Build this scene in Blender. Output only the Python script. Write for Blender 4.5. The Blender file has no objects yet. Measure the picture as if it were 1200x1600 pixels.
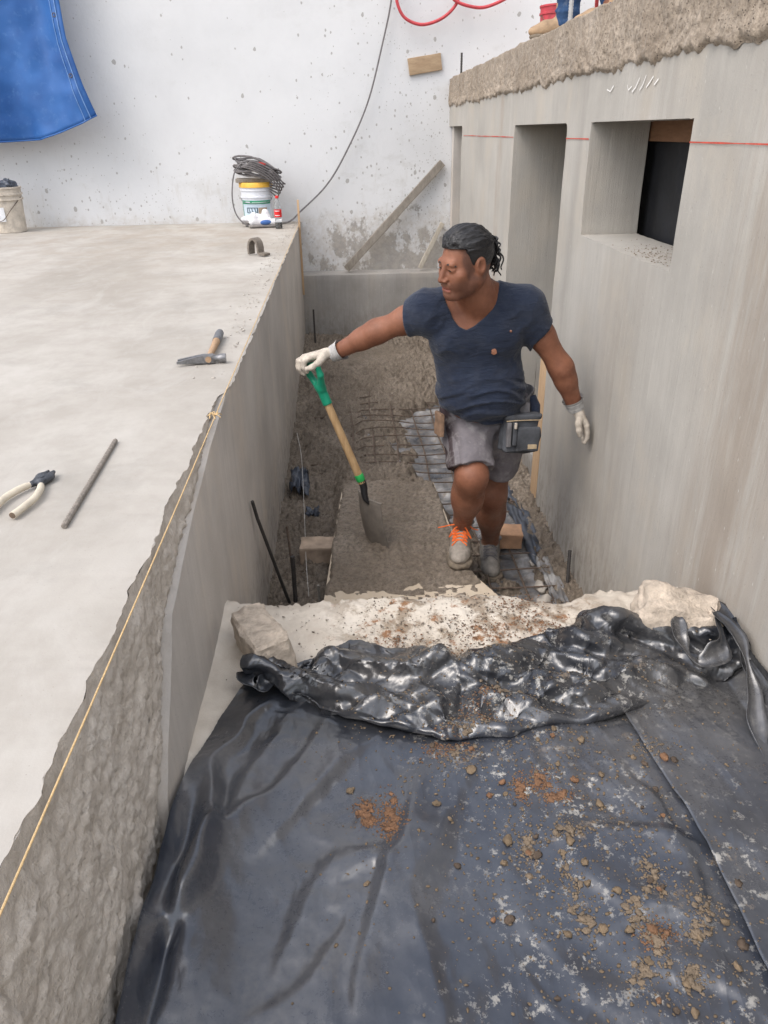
import bpy, bmesh, math, random
import numpy as np
from mathutils import Vector, Matrix

# ------------------------------------------------------------------ camera, sky, sun, exposure
SC = bpy.context.scene
COL = SC.collection
R = math.radians
random.seed(7)

cam_d = bpy.data.cameras.new('camera')
cam = bpy.data.objects.new('camera', cam_d)
COL.objects.link(cam)
SC.camera = cam
cam_d.sensor_fit = 'VERTICAL'
cam_d.sensor_height = 36.0
cam_d.lens = 25.9
cam_d.clip_start = 0.05
cam_d.clip_end = 500.0
# right / up / back axes of the hand-held phone (27 degrees down, 3 degrees right of the trench, 1 degree roll)
_rt = Vector((0.99840, -0.05394, -0.01596)).normalized()
_bk = -Vector((0.04104, 0.88745, -0.45907)).normalized()
_up = _bk.cross(_rt).normalized()
_rt = _up.cross(_bk).normalized()
_m = Matrix((_rt, _up, _bk)).transposed().to_4x4()
_m.translation = Vector((0, 0, 2.0))
cam.matrix_world = _m

SUN_EL, SUN_AZ = R(54), R(55)          # bright overcast, the veiled sun high behind the camera
world = bpy.data.worlds.new('World')
SC.world = world
world.use_nodes = True
_n = world.node_tree.nodes
_l = world.node_tree.links
_bg = _n['Background']
_sky = _n.new('ShaderNodeTexSky')
_sky.sky_type = 'NISHITA'
_sky.sun_disc = False
_sky.sun_elevation = SUN_EL
_sky.sun_rotation = R(180) + SUN_AZ
_sky.air_density = 1.0
_sky.dust_density = 4.0
_sky.ozone_density = 1.0
_hs = _n.new('ShaderNodeHueSaturation')
_hs.inputs['Saturation'].default_value = 0.50       # a white overcast veil
_hs.inputs['Value'].default_value = 1.5
_l.new(_sky.outputs[0], _hs.inputs['Color'])
_l.new(_hs.outputs[0], _bg.inputs['Color'])
_bg.inputs['Strength'].default_value = 0.15
sun_d = bpy.data.lights.new('sun', 'SUN')
sun_d.energy = 0.6
sun_d.angle = R(40)
sun_d.color = (1.0, 0.965, 0.92)
sun = bpy.data.objects.new('sun', sun_d)
COL.objects.link(sun)
_sd = Vector((math.sin(SUN_AZ) * math.cos(SUN_EL), -math.cos(SUN_AZ) * math.cos(SUN_EL), math.sin(SUN_EL)))
sun.rotation_euler = _sd.to_track_quat('Z', 'Y').to_euler()
sun.location = _sd * 20
SC.view_settings.view_transform = 'Standard'
SC.view_settings.look = 'None'
SC.view_settings.exposure = 0.55
SC.view_settings.gamma = 1.0
SC.view_settings.use_curve_mapping = False

# ------------------------------------------------------------------ vector noise
def _hash(ix, iy, iz, seed):
    with np.errstate(over='ignore'):
        h = (ix.astype(np.uint32) * np.uint32(374761393) + iy.astype(np.uint32) * np.uint32(668265263)
             + iz.astype(np.uint32) * np.uint32(2147483647) + np.uint32((seed * 974711 + 12345) & 0xffffffff))
        h = (h ^ (h >> np.uint32(13))) * np.uint32(1274126177)
        h = (h ^ (h >> np.uint32(16))) * np.uint32(2246822519)
        h = h ^ (h >> np.uint32(15))
    return h.astype(np.float64) / 4294967295.0 * 2 - 1

def vnoise(P, seed=0):
    P = np.asarray(P, float) + 1000.0
    i = np.floor(P).astype(np.int64)
    fr = P - i
    w = fr * fr * fr * (fr * (fr * 6 - 15) + 10)
    out = 0
    for a in (0, 1):
        wa = w[..., 0] if a else 1 - w[..., 0]
        for b in (0, 1):
            wb = w[..., 1] if b else 1 - w[..., 1]
            for c in (0, 1):
                wc = w[..., 2] if c else 1 - w[..., 2]
                out = out + wa * wb * wc * _hash(i[..., 0] + a, i[..., 1] + b, i[..., 2] + c, seed)
    return out

def fbm(P, octv=4, seed=0, gain=0.5, lac=2.03):
    s, a = 0, 1.0
    P = np.asarray(P, float)
    for o in range(octv):
        s = s + a * vnoise(P, seed + o * 17)
        a *= gain
        P = P * lac
    return s

def p3(x, y, z=0.0):
    x, y, z = np.broadcast_arrays(np.asarray(x, float), np.asarray(y, float), np.asarray(z, float))
    return np.stack([x, y, z], -1)

def sstep(a, b, x):
    t = np.clip((np.asarray(x, float) - a) / (b - a), 0, 1)
    return t * t * (3 - 2 * t)

# ------------------------------------------------------------------ object helpers
def tag(o, label=None, cat=None, group=None, kind=None):
    if label: o['label'] = label
    if cat: o['category'] = cat
    if group: o['group'] = group
    if kind: o['kind'] = kind
    return o

def thing(name, label, cat, loc=(0, 0, 0), rz=0.0, group=None):
    o = bpy.data.objects.new(name, None)
    o.empty_display_size = 0.1
    COL.objects.link(o)
    o.location = loc
    o.rotation_euler = (0, 0, rz)
    return tag(o, label, cat, group)

def link(name, me, mat=None, parent=None, smooth=True, local=False):
    """link a mesh whose vertices are in world space (or in the parent's space when local)"""
    o = bpy.data.objects.new(name, me)
    COL.objects.link(o)
    if mat is not None:
        for m in (mat if isinstance(mat, (list, tuple)) else [mat]):
            me.materials.append(m)
    if parent is not None:
        o.parent = parent
        if not local:
            bpy.context.view_layer.update()
            o.matrix_parent_inverse = parent.matrix_world.inverted()
    if smooth and len(me.polygons):
        me.polygons.foreach_set('use_smooth', [True] * len(me.polygons))
    return o

def mesh_np(name, V, F, mat=None, parent=None, smooth=True, local=False):
    me = bpy.data.meshes.new(name)
    V = np.asarray(V, np.float32).reshape(-1, 3)
    if isinstance(F, np.ndarray):
        n, k = F.shape
        me.vertices.add(len(V)); me.vertices.foreach_set('co', V.ravel())
        me.loops.add(n * k); me.loops.foreach_set('vertex_index', F.astype(np.int32).ravel())
        me.polygons.add(n)
        me.polygons.foreach_set('loop_start', np.arange(0, n * k, k, dtype=np.int32))
        me.polygons.foreach_set('loop_total', np.full(n, k, np.int32))
        me.update(calc_edges=True)
    else:
        me.from_pydata([tuple(v) for v in V.tolist()], [], F)
        me.update()
    me.validate()
    return link(name, me, mat, parent, smooth, local)

def grid_faces(nu, nv, flip=False):
    a = np.arange(nu * nv).reshape(nu, nv)
    q = np.stack([a[:-1, :-1], a[1:, :-1], a[1:, 1:], a[:-1, 1:]], -1).reshape(-1, 4)
    return q[:, ::-1].copy() if flip else q

class BM:
    """collects shapes into one mesh"""
    def __init__(s):
        s.b = bmesh.new()
    def box(s, c, d, rot=None, bev=0.0, seg=2):
        r = bmesh.ops.create_cube(s.b, size=1.0)
        vs = r['verts']
        for v in vs:
            v.co = Vector((v.co.x * d[0], v.co.y * d[1], v.co.z * d[2]))
        if bev > 0:
            es = list({e for v in vs for e in v.link_edges})
            rb = bmesh.ops.bevel(s.b, geom=es, offset=bev, segments=seg, affect='EDGES', profile=0.6)
            vs = list({v for f in rb['faces'] for v in f.verts} | {v for v in vs if v.is_valid})
        m = Matrix.Translation(Vector(c)) @ (rot.to_4x4() if rot is not None else Matrix.Identity(4))
        for v in vs:
            v.co = m @ v.co
        return vs
    def tube(s, pts, rad, n=8, cap=True, closed=False):
        pts = [Vector(p) for p in pts]
        rads = rad if isinstance(rad, (list, tuple)) else [rad] * len(pts)
        rings = []
        up = None
        N = len(pts)
        for i, p in enumerate(pts):
            if closed:
                t = (pts[(i + 1) % N] - pts[i - 1]).normalized()
            else:
                t = (pts[min(i + 1, N - 1)] - pts[max(i - 1, 0)]).normalized()
            if up is None:
                up = Vector((0, 0, 1)) if abs(t.z) < 0.9 else Vector((1, 0, 0))
            u = (up - t * up.dot(t)).normalized()
            up = u
            w = t.cross(u)
            rings.append([s.b.verts.new(p + (u * math.cos(a) + w * math.sin(a)) * rads[i])
                          for a in [2 * math.pi * k / n for k in range(n)]])
        for i in range(N if closed else N - 1):
            A, B = rings[i], rings[(i + 1) % N]
            for k in range(n):
                s.b.faces.new((A[k], A[(k + 1) % n], B[(k + 1) % n], B[k]))
        if cap and not closed:
            s.b.faces.new(list(reversed(rings[0])))
            s.b.faces.new(rings[-1])
        return [v for r in rings for v in r]
    def lathe(s, prof, c=(0, 0, 0), n=32, rot=None, cap=True):
        rings = []
        m = rot.to_3x3() if rot is not None else Matrix.Identity(3)
        for r, z in prof:
            rings.append([s.b.verts.new(Vector(c) + m @ Vector((r * math.cos(2 * math.pi * k / n), r * math.sin(2 * math.pi * k / n), z)))
                          for k in range(n)])
        for A, B in zip(rings, rings[1:]):
            for k in range(n):
                s.b.faces.new((A[k], A[(k + 1) % n], B[(k + 1) % n], B[k]))
        if cap:
            s.b.faces.new(list(reversed(rings[0])))
            s.b.faces.new(rings[-1])
    def prism(s, poly, vec):
        """polygon (3-D points) pushed along vec"""
        v = Vector(vec)
        A = [s.b.verts.new(Vector(p)) for p in poly]
        B = [s.b.verts.new(Vector(p) + v) for p in poly]
        n = len(poly)
        for k in range(n):
            s.b.faces.new((A[k], A[(k + 1) % n], B[(k + 1) % n], B[k]))
        s.b.faces.new(list(reversed(A)))
        s.b.faces.new(B)
        return A + B
    def bevel(s, off, seg=2, angle=35):
        es = [e for e in s.b.edges if len(e.link_faces) == 2 and e.calc_face_angle(0) > R(angle)]
        bmesh.ops.bevel(s.b, geom=es, offset=off, segments=seg, affect='EDGES', profile=0.6)
    def rough(s, amp, scale, seed=0, cuts=0):
        if cuts:
            bmesh.ops.subdivide_edges(s.b, edges=s.b.edges[:], cuts=cuts, use_grid_fill=True)
        s.b.normal_update()
        co = np.array([v.co[:] for v in s.b.verts])
        d = fbm(co * scale, 3, seed) * amp
        for v, k in zip(s.b.verts, d):
            v.co += v.normal * float(k)
    def build(s, name, mat=None, parent=None, smooth=True, local=False):
        bmesh.ops.recalc_face_normals(s.b, faces=s.b.faces[:])
        me = bpy.data.meshes.new(name)
        s.b.to_mesh(me)
        s.b.free()
        o = link(name, me, mat, parent, False, local)
        if smooth:
            me.polygons.foreach_set('use_smooth', [True] * len(me.polygons))
            me.set_sharp_from_angle(angle=R(40))
        return o

def spline(pts, n=12):
    """Catmull-Rom through the points"""
    P = [np.array(p, float) for p in pts]
    P = [2 * P[0] - P[1]] + P + [2 * P[-1] - P[-2]]
    out = []
    for i in range(1, len(P) - 2):
        a, b, c, d = P[i - 1:i + 3]
        for t in np.linspace(0, 1, n, endpoint=False):
            out.append(0.5 * ((2 * b) + (c - a) * t + (2 * a - 5 * b + 4 * c - d) * t * t + (3 * b - a - 3 * c + d) * t ** 3))
    out.append(P[-2])
    return [tuple(p) for p in out]

# ------------------------------------------------------------------ material helpers
class NT:
    def __init__(s, name, rough=0.8, spec=0.3):
        s.m = bpy.data.materials.new(name)
        s.m.use_nodes = True
        s.t = s.m.node_tree
        s.b = s.t.nodes['Principled BSDF']
        s.b.inputs['Roughness'].default_value = rough
        s.b.inputs['Specular IOR Level'].default_value = spec
        tc = s.t.nodes.new('ShaderNodeNewGeometry')
        s.pos = tc.outputs['Position']
        s.obj = s.t.nodes.new('ShaderNodeTexCoord').outputs['Object']
    def new(s, k): return s.t.nodes.new(k)
    def ln(s, a, b): s.t.links.new(a, b)
    def mapping(s, scale=(1, 1, 1), rot=(0, 0, 0), loc=(0, 0, 0), src=None):
        n = s.new('ShaderNodeMapping')
        n.inputs['Scale'].default_value = scale
        n.inputs['Rotation'].default_value = rot
        n.inputs['Location'].default_value = loc
        s.ln(src or s.pos, n.inputs['Vector'])
        return n.outputs[0]
    def noise(s, scale=5, detail=6, rough=0.6, vec=None, dist=0.0):
        n = s.new('ShaderNodeTexNoise')
        n.inputs['Scale'].default_value = scale
        n.inputs['Detail'].default_value = detail
        n.inputs['Roughness'].default_value = rough
        n.inputs['Distortion'].default_value = dist
        s.ln(vec or s.pos, n.inputs['Vector'])
        return n.outputs['Fac']
    def voro(s, scale=20, vec=None, feature='F1', rnd=1.0, out='Distance'):
        n = s.new('ShaderNodeTexVoronoi')
        n.feature = feature
        n.inputs['Scale'].default_value = scale
        n.inputs['Randomness'].default_value = rnd
        s.ln(vec or s.pos, n.inputs['Vector'])
        return n.outputs[out]
    def wave(s, scale=10, dist=3, vec=None, detail=3):
        n = s.new('ShaderNodeTexWave')
        n.inputs['Scale'].default_value = scale
        n.inputs['Distortion'].default_value = dist
        n.inputs['Detail'].default_value = detail
        s.ln(vec or s.pos, n.inputs['Vector'])
        return n.outputs['Fac']
    def ramp(s, fac, stops, interp='LINEAR'):
        n = s.new('ShaderNodeValToRGB')
        n.color_ramp.interpolation = interp
        el = n.color_ramp.elements
        while len(el) < len(stops): el.new(0.5)
        for e, (p, c) in zip(el, stops):
            e.position = p
            e.color = (c, c, c, 1) if isinstance(c, (int, float)) else (*c, 1)
        s.ln(fac, n.inputs['Fac'])
        return n.outputs['Color']
    def mix(s, fac, a, b, blend='MIX'):
        n = s.new('ShaderNodeMix')
        n.data_type = 'RGBA'
        n.blend_type = blend
        for sock, v in ((n.inputs['Factor'], fac), (n.inputs['A'], a), (n.inputs['B'], b)):
            if isinstance(v, (int, float)): sock.default_value = v
            elif isinstance(v, (tuple, list)): sock.default_value = (*v, 1)
            else: s.ln(v, sock)
        return n.outputs['Result']
    def math(s, op, a, b=0.0, c=0.0, clamp=False):
        n = s.new('ShaderNodeMath')
        n.operation = op
        n.use_clamp = clamp
        for sock, v in zip(n.inputs, (a, b, c)):
            if isinstance(v, (int, float)): sock.default_value = v
            else: s.ln(v, sock)
        return n.outputs[0]
    def sep(s, vec=None):
        n = s.new('ShaderNodeSeparateXYZ')
        s.ln(vec or s.pos, n.inputs[0])
        return n.outputs
    def rng(s, v, a, b, c=0.0, d=1.0, smooth=True):
        n = s.new('ShaderNodeMapRange')
        n.interpolation_type = 'SMOOTHSTEP' if smooth else 'LINEAR'
        for i, k in zip((1, 2, 3, 4), (a, b, c, d)): n.inputs[i].default_value = k
        s.ln(v, n.inputs[0])
        return n.outputs[0]
    def attr(s, name):
        n = s.new('ShaderNodeAttribute')
        n.attribute_name = name
        return n.outputs['Fac']
    def bump(s, h, strength=0.5, dist=0.01, prev=None):
        n = s.new('ShaderNodeBump')
        n.inputs['Strength'].default_value = strength
        n.inputs['Distance'].default_value = dist
        s.ln(h, n.inputs['Height'])
        if prev is not None: s.ln(prev, n.inputs['Normal'])
        return n.outputs[0]
    def done(s, color=None, rough=None, normal=None, metal=None):
        for sock, v in (('Base Color', color), ('Roughness', rough), ('Normal', normal), ('Metallic', metal)):
            if v is None: continue
            if isinstance(v, (int, float)): s.b.inputs[sock].default_value = v
            elif isinstance(v, (tuple, list)): s.b.inputs[sock].default_value = (*v, 1)
            else: s.ln(v, s.b.inputs[sock])
        return s.m

def sr(r, g, b):
    """sRGB 0-255 to linear"""
    return tuple((c / 255 / 12.92) if c / 255 <= 0.04045 else ((c / 255 + 0.055) / 1.055) ** 2.4 for c in (r, g, b))

def simple(name, col, rough=0.6, var=0.25, scale=30, bump=0.3, bscale=200, metal=0.0, spec=0.4, bd=0.002, obj=False):
    """one-colour material with blotchy tone variation and fine relief"""
    t = NT(name, rough, spec)
    src = t.obj if obj else t.pos
    n = t.noise(scale, 5, 0.6, src)
    lo = tuple(c * (1 - var) for c in col)
    hi = tuple(min(1, c * (1 + var)) for c in col)
    c = t.ramp(n, [(0.3, lo), (0.7, hi)])
    nb = t.noise(bscale, 4, 0.6, src)
    rr = t.rng(n, 0.3, 0.7, rough * 0.85, min(1, rough * 1.15))
    return t.done(c, rr, t.bump(nb, bump, bd), metal)

# ================================================================== SETTING
XL, XR = -0.42, 1.05          # the two trench walls
YB = 7.85                     # boundary wall
ZS, ZL = 1.22, 0.65           # slab top, landing top

# ---------------------------------------------------------------- concrete materials
def mat_slab():
    t = NT('pale_slab_concrete', 0.85, 0.25)
    a = t.noise(1.3, 6, 0.62, t.mapping((1, .55, 1)))
    b = t.noise(7, 6, 0.65)
    c = t.ramp(a, [(0.30, (.31, .286, .252)), (0.5, (.39, .365, .33)), (0.68, (.455, .435, .40))])
    c = t.mix(t.ramp(b, [(0.42, 0.0), (0.62, 0.35)]), c, (.29, .267, .235))
    tw = t.noise(5, 7, .72, t.mapping((1, .45, 1), rot=(0, 0, .9)), dist=1.2)
    c = t.mix(t.ramp(tw, [(0.5, 0.0), (0.68, .4)]), c, (.44, .42, .39))
    d = t.noise(2.1, 7, 0.7, t.mapping((1, 1.1, 1), loc=(3, 1, 0)))
    c = t.mix(t.ramp(d, [(0.56, 0.0), (0.72, 0.45)]), c, (.25, .238, .215))
    y = t.sep()
    far = t.rng(y[1], 3.4, 7.2)
    e = t.noise(3.0, 8, 0.7, t.mapping((1, .8, 1)))
    c = t.mix(t.math('MULTIPLY', far, t.ramp(e, [(0.42, 0.05), (0.62, 0.6)])), c, (.30, .255, .205))
    sp = t.voro(60, rnd=1)
    c = t.mix(t.ramp(sp, [(0.05, 0.5), (0.09, 0.0)]), c, (.25, .23, .2))
    w = t.noise(9, 5, 0.6, t.mapping((1.3, .8, 1), rot=(0, 0, .5)))
    h = t.math('ADD', t.math('MULTIPLY', w, 0.6), t.math('MULTIPLY', t.noise(180, 3), 0.25))
    return t.done(c, t.ramp(b, [(0.3, .72), (0.7, .95)]), t.bump(h, 0.25, 0.006))

def mat_plaster(name, base, dark, stain=None, axis=1):
    """brushed cement render: vertical streaks, blotches, splashes near the floor"""
    t = NT(name, 0.9, 0.2)
    st = t.noise(11, 7, 0.7, t.mapping((1, 1, .05)))
    st2 = t.noise(42, 5, 0.7, t.mapping((1, 1, .04)))
    bl = t.noise(1.6, 6, 0.6)
    st = t.math('ADD', t.math('MULTIPLY', st, .55), t.math('MULTIPLY', t.noise(4, 6, .65), .45))
    c = t.ramp(st, [(0.3, dark), (0.7, base)])
    c = t.mix(t.ramp(st2, [(0.42, 0.0), (0.75, 0.40)]), c, tuple(min(1, k * 1.15) for k in base))
    c = t.mix(t.ramp(bl, [(0.36, 0.7), (0.60, 0.0)]), c, tuple(k * .88 for k in dark))
    bl2 = t.noise(2.6, 7, .68, t.mapping((1, 1, .6), loc=(4, 9, 2)))
    c = t.mix(t.ramp(bl2, [(0.50, 0.0), (0.66, .5)]), c, (base[0] * 1.04, base[1] * .98, base[2] * .90))
    if stain:
        xs = t.sep()
        for cy, wd, col, am in stain:
            wob = t.math('ADD', xs[1], t.math('MULTIPLY', t.math('SUBTRACT', t.noise(1.2, 4, .5, t.mapping((1, .6, 1))), .5), .25))
            d = t.math('ABSOLUTE', t.math('SUBTRACT', wob, cy))
            f = t.rng(d, 0.0, wd, am, 0.0)
            f = t.math('MULTIPLY', f, t.rng(t.noise(9, 5, .7, t.mapping((1, 1, .12))), .32, .62))
            c = t.mix(f, c, col)
    z = t.sep()[2]
    low = t.rng(z, 0.0, 0.62, 1.0, 0.0)
    spl = t.noise(26, 4, 0.7, t.mapping((1, 1, .5)))
    c = t.mix(t.math('MULTIPLY', low, t.ramp(spl, [(0.45, 0.1), (0.62, .75)])), c, (.20, .175, .15))
    pits = t.voro(70, t.mapping((1, 1, .45)))
    c = t.mix(t.ramp(pits, [(0.06, .45), (0.11, 0.0)]), c, (.17, .16, .15))
    wht = t.voro(38, t.mapping((1, 1, .3), loc=(2, 5, 1)))
    c = t.mix(t.ramp(wht, [(0.035, .55), (0.07, 0.0)]), c, (.62, .6, .57))
    h = t.math('ADD', t.math('MULTIPLY', st2, .9), t.math('MULTIPLY', t.noise(240, 3, .7), .55))
    h = t.math('ADD', h, t.math('MULTIPLY', st, .7))
    return t.done(c, 0.92, t.bump(h, 0.5, 0.006))

def mat_rough():
    t = NT('broken_concrete', 0.95, 0.15)
    a = t.noise(5, 8, 0.68)
    b = t.noise(40, 6, 0.7)
    c = t.ramp(a, [(0.3, (.56, .505, .44)), (0.55, (.66, .605, .54)), (0.72, (.72, .675, .615))])
    c = t.mix(t.ramp(b, [(0.35, .5), (0.6, 0.0)]), c, (.42, .37, .315))
    v = t.voro(55)
    c = t.mix(t.ramp(v, [(0.08, .5), (0.16, 0.0)]), c, (.30, .265, .23))
    sc = t.noise(30, 6, .72, t.mapping((1, 1.6, .45), rot=(R(-35), 0, 0)))
    h = t.math('ADD', b, t.math('MULTIPLY', t.noise(150, 5, .75), .8))
    h = t.math('ADD', h, t.math('MULTIPLY', sc, 1.2))
    return t.done(c, .95, t.bump(h, .75, .008))

def mat_mud(name='wet_concrete', tint=1.0, wet=0.5):
    t = NT(name, 0.6, 0.4)
    a = t.noise(3.2, 6, 0.65)
    b = t.noise(55, 5, 0.7)
    c = t.ramp(a, [(0.3, tuple(k * tint for k in (.17, .136, .102))), (0.5, tuple(k * tint for k in (.235, .193, .15))), (0.7, tuple(k * tint for k in (.32, .27, .217)))])
    c = t.mix(t.ramp(b, [(0.38, .7), (0.58, 0.0)]), c, tuple(k * tint for k in (.115, .093, .07)))
    v = t.voro(90)
    c = t.mix(t.ramp(v, [(0.12, .75), (0.26, 0.0)]), c, (.05, .038, .028))
    g = t.voro(120, t.mapping(loc=(4, 2, 7)))
    c = t.mix(t.ramp(g, [(0.05, .5), (0.12, 0.0)]), c, (.45, .41, .36))
    h = t.math('ADD', b, t.math('MULTIPLY', t.noise(190, 4, .7), .6))
    h = t.math('SUBTRACT', h, t.math('MULTIPLY', t.ramp(v, [(0.05, 1.0), (0.22, 0.0)]), .6))
    r = t.ramp(t.noise(9, 4), [(0.35, .34), (0.65, .75)])
    return t.done(c, r, t.bump(h, 1.0, .009))

def mat_landing():
    t = NT('cream_screed', 0.9, 0.2)
    a = t.noise(4, 7, 0.65)
    c = t.ramp(a, [(0.3, (.44, .385, .32)), (0.5, (.565, .51, .435)), (0.7, (.65, .60, .525))])
    p = t.sep()
    m = t.math('MULTIPLY', t.rng(p[0], -.18, .05), t.rng(p[0], .62, .9, 1, 0))
    n1 = t.noise(11, 8, .72)
    c = t.mix(t.math('MULTIPLY', m, t.ramp(n1, [(0.47, 0.0), (0.56, .85)])), c, (.255, .20, .145))
    n2 = t.noise(16, 8, .7, t.mapping(loc=(7, 3, 2)))
    c = t.mix(t.math('MULTIPLY', m, t.ramp(n2, [(0.56, 0.0), (0.63, .9)])), c, (.24, .115, .05))
    h = t.math('ADD', t.noise(60, 5, .7), t.math('MULTIPLY', t.noise(240, 3, .6), .5))
    return t.done(c, .92, t.bump(h, .45, .005))

def mat_white():
    t = NT('stained_white_paint', 0.75, 0.3)
    p = t.sep()
    a = t.noise(.9, 6, .6)
    c = t.ramp(a, [(0.3, (.56, .565, .572)), (0.6, (.64, .645, .65))])
    # grime that gathers low down and towards the corner by the grey room
    low = t.rng(p[2], 1.2, 2.0, 1.0, 0.0)
    rt = t.math('MULTIPLY', t.rng(p[0], -1.2, 1.0, .15, 1.0), t.rng(p[2], 1.3, 3.2, 1.0, .25))
    dens = t.math('ADD', t.math('MULTIPLY', low, .55), rt, clamp=True)
    # spatter: two sizes of dots
    for sc, r0, loc, am in ((8, .15, (0, 0, 0), .85), (21, .2, (3, 1, 5), .8), (47, .22, (1, 7, 2), .75)):
        wv = t.mapping((1, 1, .75), loc=loc)
        v = t.voro(sc, wv)
        rn = t.voro(sc, wv, out='Color')
        sepc = t.new('ShaderNodeSeparateColor'); t.ln(rn, sepc.inputs[0])
        keep = t.math('LESS_THAN', sepc.outputs[0], t.math('MULTIPLY_ADD', dens, .75, .10))
        rad = t.math('MULTIPLY', sepc.outputs[1], r0)
        dot = t.math('LESS_THAN', t.math('ADD', v, t.math('MULTIPLY', t.math('SUBTRACT', t.noise(sc * 3, 3), .5), .22)), rad)
        c = t.mix(t.math('MULTIPLY', t.math('MULTIPLY', dot, keep), am), c, (.33, .32, .30))
    # bare render showing through in the bottom corner behind the leaning boards
    bare = t.math('MULTIPLY', t.rng(p[0], -.7, .35), t.rng(p[2], .75, 1.55, 1.0, 0.0))
    n = t.noise(9, 8, .72, t.mapping((1, 1, .7)))
    f = t.ramp(t.math('ADD', n, t.math('MULTIPLY', bare, .22)), [(0.60, 0.0), (0.66, .9)])
    c = t.mix(t.math('MULTIPLY', f, t.rng(bare, 0.02, .25)), c, (.26, .245, .225))
    n3 = t.noise(7, 7, .7, t.mapping((1.5, 1, .35), loc=(2, 2, 9)))
    drip = t.math('MULTIPLY', t.ramp(n3, [(0.56, 0.0), (0.68, .5)]), t.rng(p[2], 1.25, 2.1, 1, 0))
    c = t.mix(drip, c, (.42, .39, .34))
    sm = t.noise(2.4, 8, .72, t.mapping((1, 1, 1.6), loc=(6, 1, 4)))
    c = t.mix(t.math('MULTIPLY', t.ramp(sm, [(0.56, 0.0), (0.70, .55)]), t.math('MULTIPLY_ADD', dens, .8, .2)), c, (.43, .42, .395))
    base = t.rng(t.math('ADD', p[2], t.math('MULTIPLY', t.noise(6, 5), .3)), 1.33, 1.52, .55, 0.0)
    c = t.mix(t.math('MULTIPLY', base, t.ramp(t.noise(20, 6, .7), [(0.4, .2), (0.6, 1)])), c, (.45, .41, .36))
    h = t.math('ADD', t.noise(28, 6, .7), t.math('MULTIPLY', n, .8))
    return t.done(c, .8, t.bump(h, .25, .010))

M_slab = mat_slab()
M_left = mat_plaster('grey_render', (.56, .525, .485), (.43, .40, .37))
M_right = mat_plaster('grey_brushed_render', (.44, .42, .385), (.365, .348, .317),
                      stain=[(1.78, .42, (.26, .21, .165), .62), (1.40, .22, (.30, .25, .20), .4), (5.35, .12, (.33, .25, .185), .5), (2.75, .35, (.28, .25, .215), .35), (3.55, .1, (.25, .235, .215), .4)])
M_ledge = mat_plaster('damp_grey_render', (.36, .345, .325), (.235, .225, .21))
M_rough = mat_rough()
M_mud = mat_mud()
M_landing = mat_landing()
M_white = mat_white()
M_mortar = mat_mud('fresh_mortar', 1.75)
M_earth = simple('site_earth', (.26, .22, .17), .95, .3, 4, .6, 40)

# ---------------------------------------------------------------- ground sheet
g = mesh_np('ground', [(-90, -90, -.06), (90, -90, -.06), (90, 90, -.06), (-90, 90, -.06)], [(0, 1, 2, 3)], M_earth)
tag(g, 'bare earth of the building site', kind='structure')

# ---------------------------------------------------------------- raised platform on the left
def chip(y):
    """how far the slab's broken edge stands back from the string line"""
    near = 1 - sstep(2.36, 2.52, y)
    n = fbm(p3(y * 5.0, 3.3), 4, 5)
    n2 = fbm(p3(y * 22.0, 1.3), 3, 8)
    return (near * np.clip(.032 + .007 * n + .0055 * n2, .006, .12)
            + (1 - near) * np.clip(.004 + .007 * n2 + .004 * n, .001, .03)) - .012

ys = np.concatenate([np.arange(-2.6, 0.2, .2), np.arange(.2, 3.0, .008), np.arange(3.0, YB, .03), [YB + .05]])
cols = [lambda y: np.full_like(y, -9.0), lambda y: np.full_like(y, -4.0), lambda y: np.full_like(y, -1.5),
        lambda y: XL - chip(y) - .06, lambda y: XL - chip(y)]
V = np.stack([p3(c(ys), ys, ZS) for c in cols], 1)
V[:, 4, 2] -= .003 + .004 * np.abs(vnoise(p3(ys * 40, 9.1)))
plat = mesh_np('platform', V, grid_faces(len(ys), len(cols), True), M_slab)
tag(plat, 'pale smooth concrete slab with a chipped edge above the trench', kind='structure')

def face_limit(z):
    """near edge of the surviving smooth render on the trench side, by height"""
    zz = np.array([-.2, .60, .74, 1.03, 1.10, 1.165, 1.20, 1.23])
    yy = np.array([1.10, 1.10, 1.14, 1.40, 1.68, 2.07, 2.38, 2.50])
    return np.interp(z, zz, yy)

# rough, broken wall core
yr = np.arange(-2.6, 2.62, .0085)
tt = np.concatenate([np.linspace(0, .12, 9), np.linspace(.13, 1, 76)])
Y, T = np.meshgrid(yr, tt, indexing='ij')
ch = chip(Y)
z = ZS - .004 - T * .70
x_top = XL - ch
run = sstep(0, .17, T)
x = x_top * (1 - run) + (XL - .014) * run
g1 = fbm(p3(Y * 5.5 - z * 3.5, z * 2.2 + Y * 1.0, 0), 4, 3)                # long slanting gouges
wy = .05 * fbm(p3(Y * 7, z * 7, 5), 2, 32)
g2 = fbm(p3((Y + wy) * 30 - z * 22, z * 15 + Y * 7, 1), 4, 31, .66)
g3 = fbm(p3(Y * 75, z * 60, 2), 2, 37, .8)
rg = 1 - np.abs(fbm(p3(Y * 9 - z * 7, z * 3.0, 4), 3, 77))
dx = (.005 * g1 + .0042 * g2 + .0040 * g3 + .006 * (rg - .6)) * (0.25 + .75 * sstep(0, .1, T))
# sink it below the render where the render survives
inside = sstep(-.02, .03, Y - face_limit(z))
x = x + dx * (1 - inside) - .035 * inside
zz = z + .006 * g2 * sstep(0.02, .1, T)
V = np.stack([x, Y, zz], -1)
mesh_np('broken_edge', V, grid_faces(len(yr), len(tt)), M_rough, plat)

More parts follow.
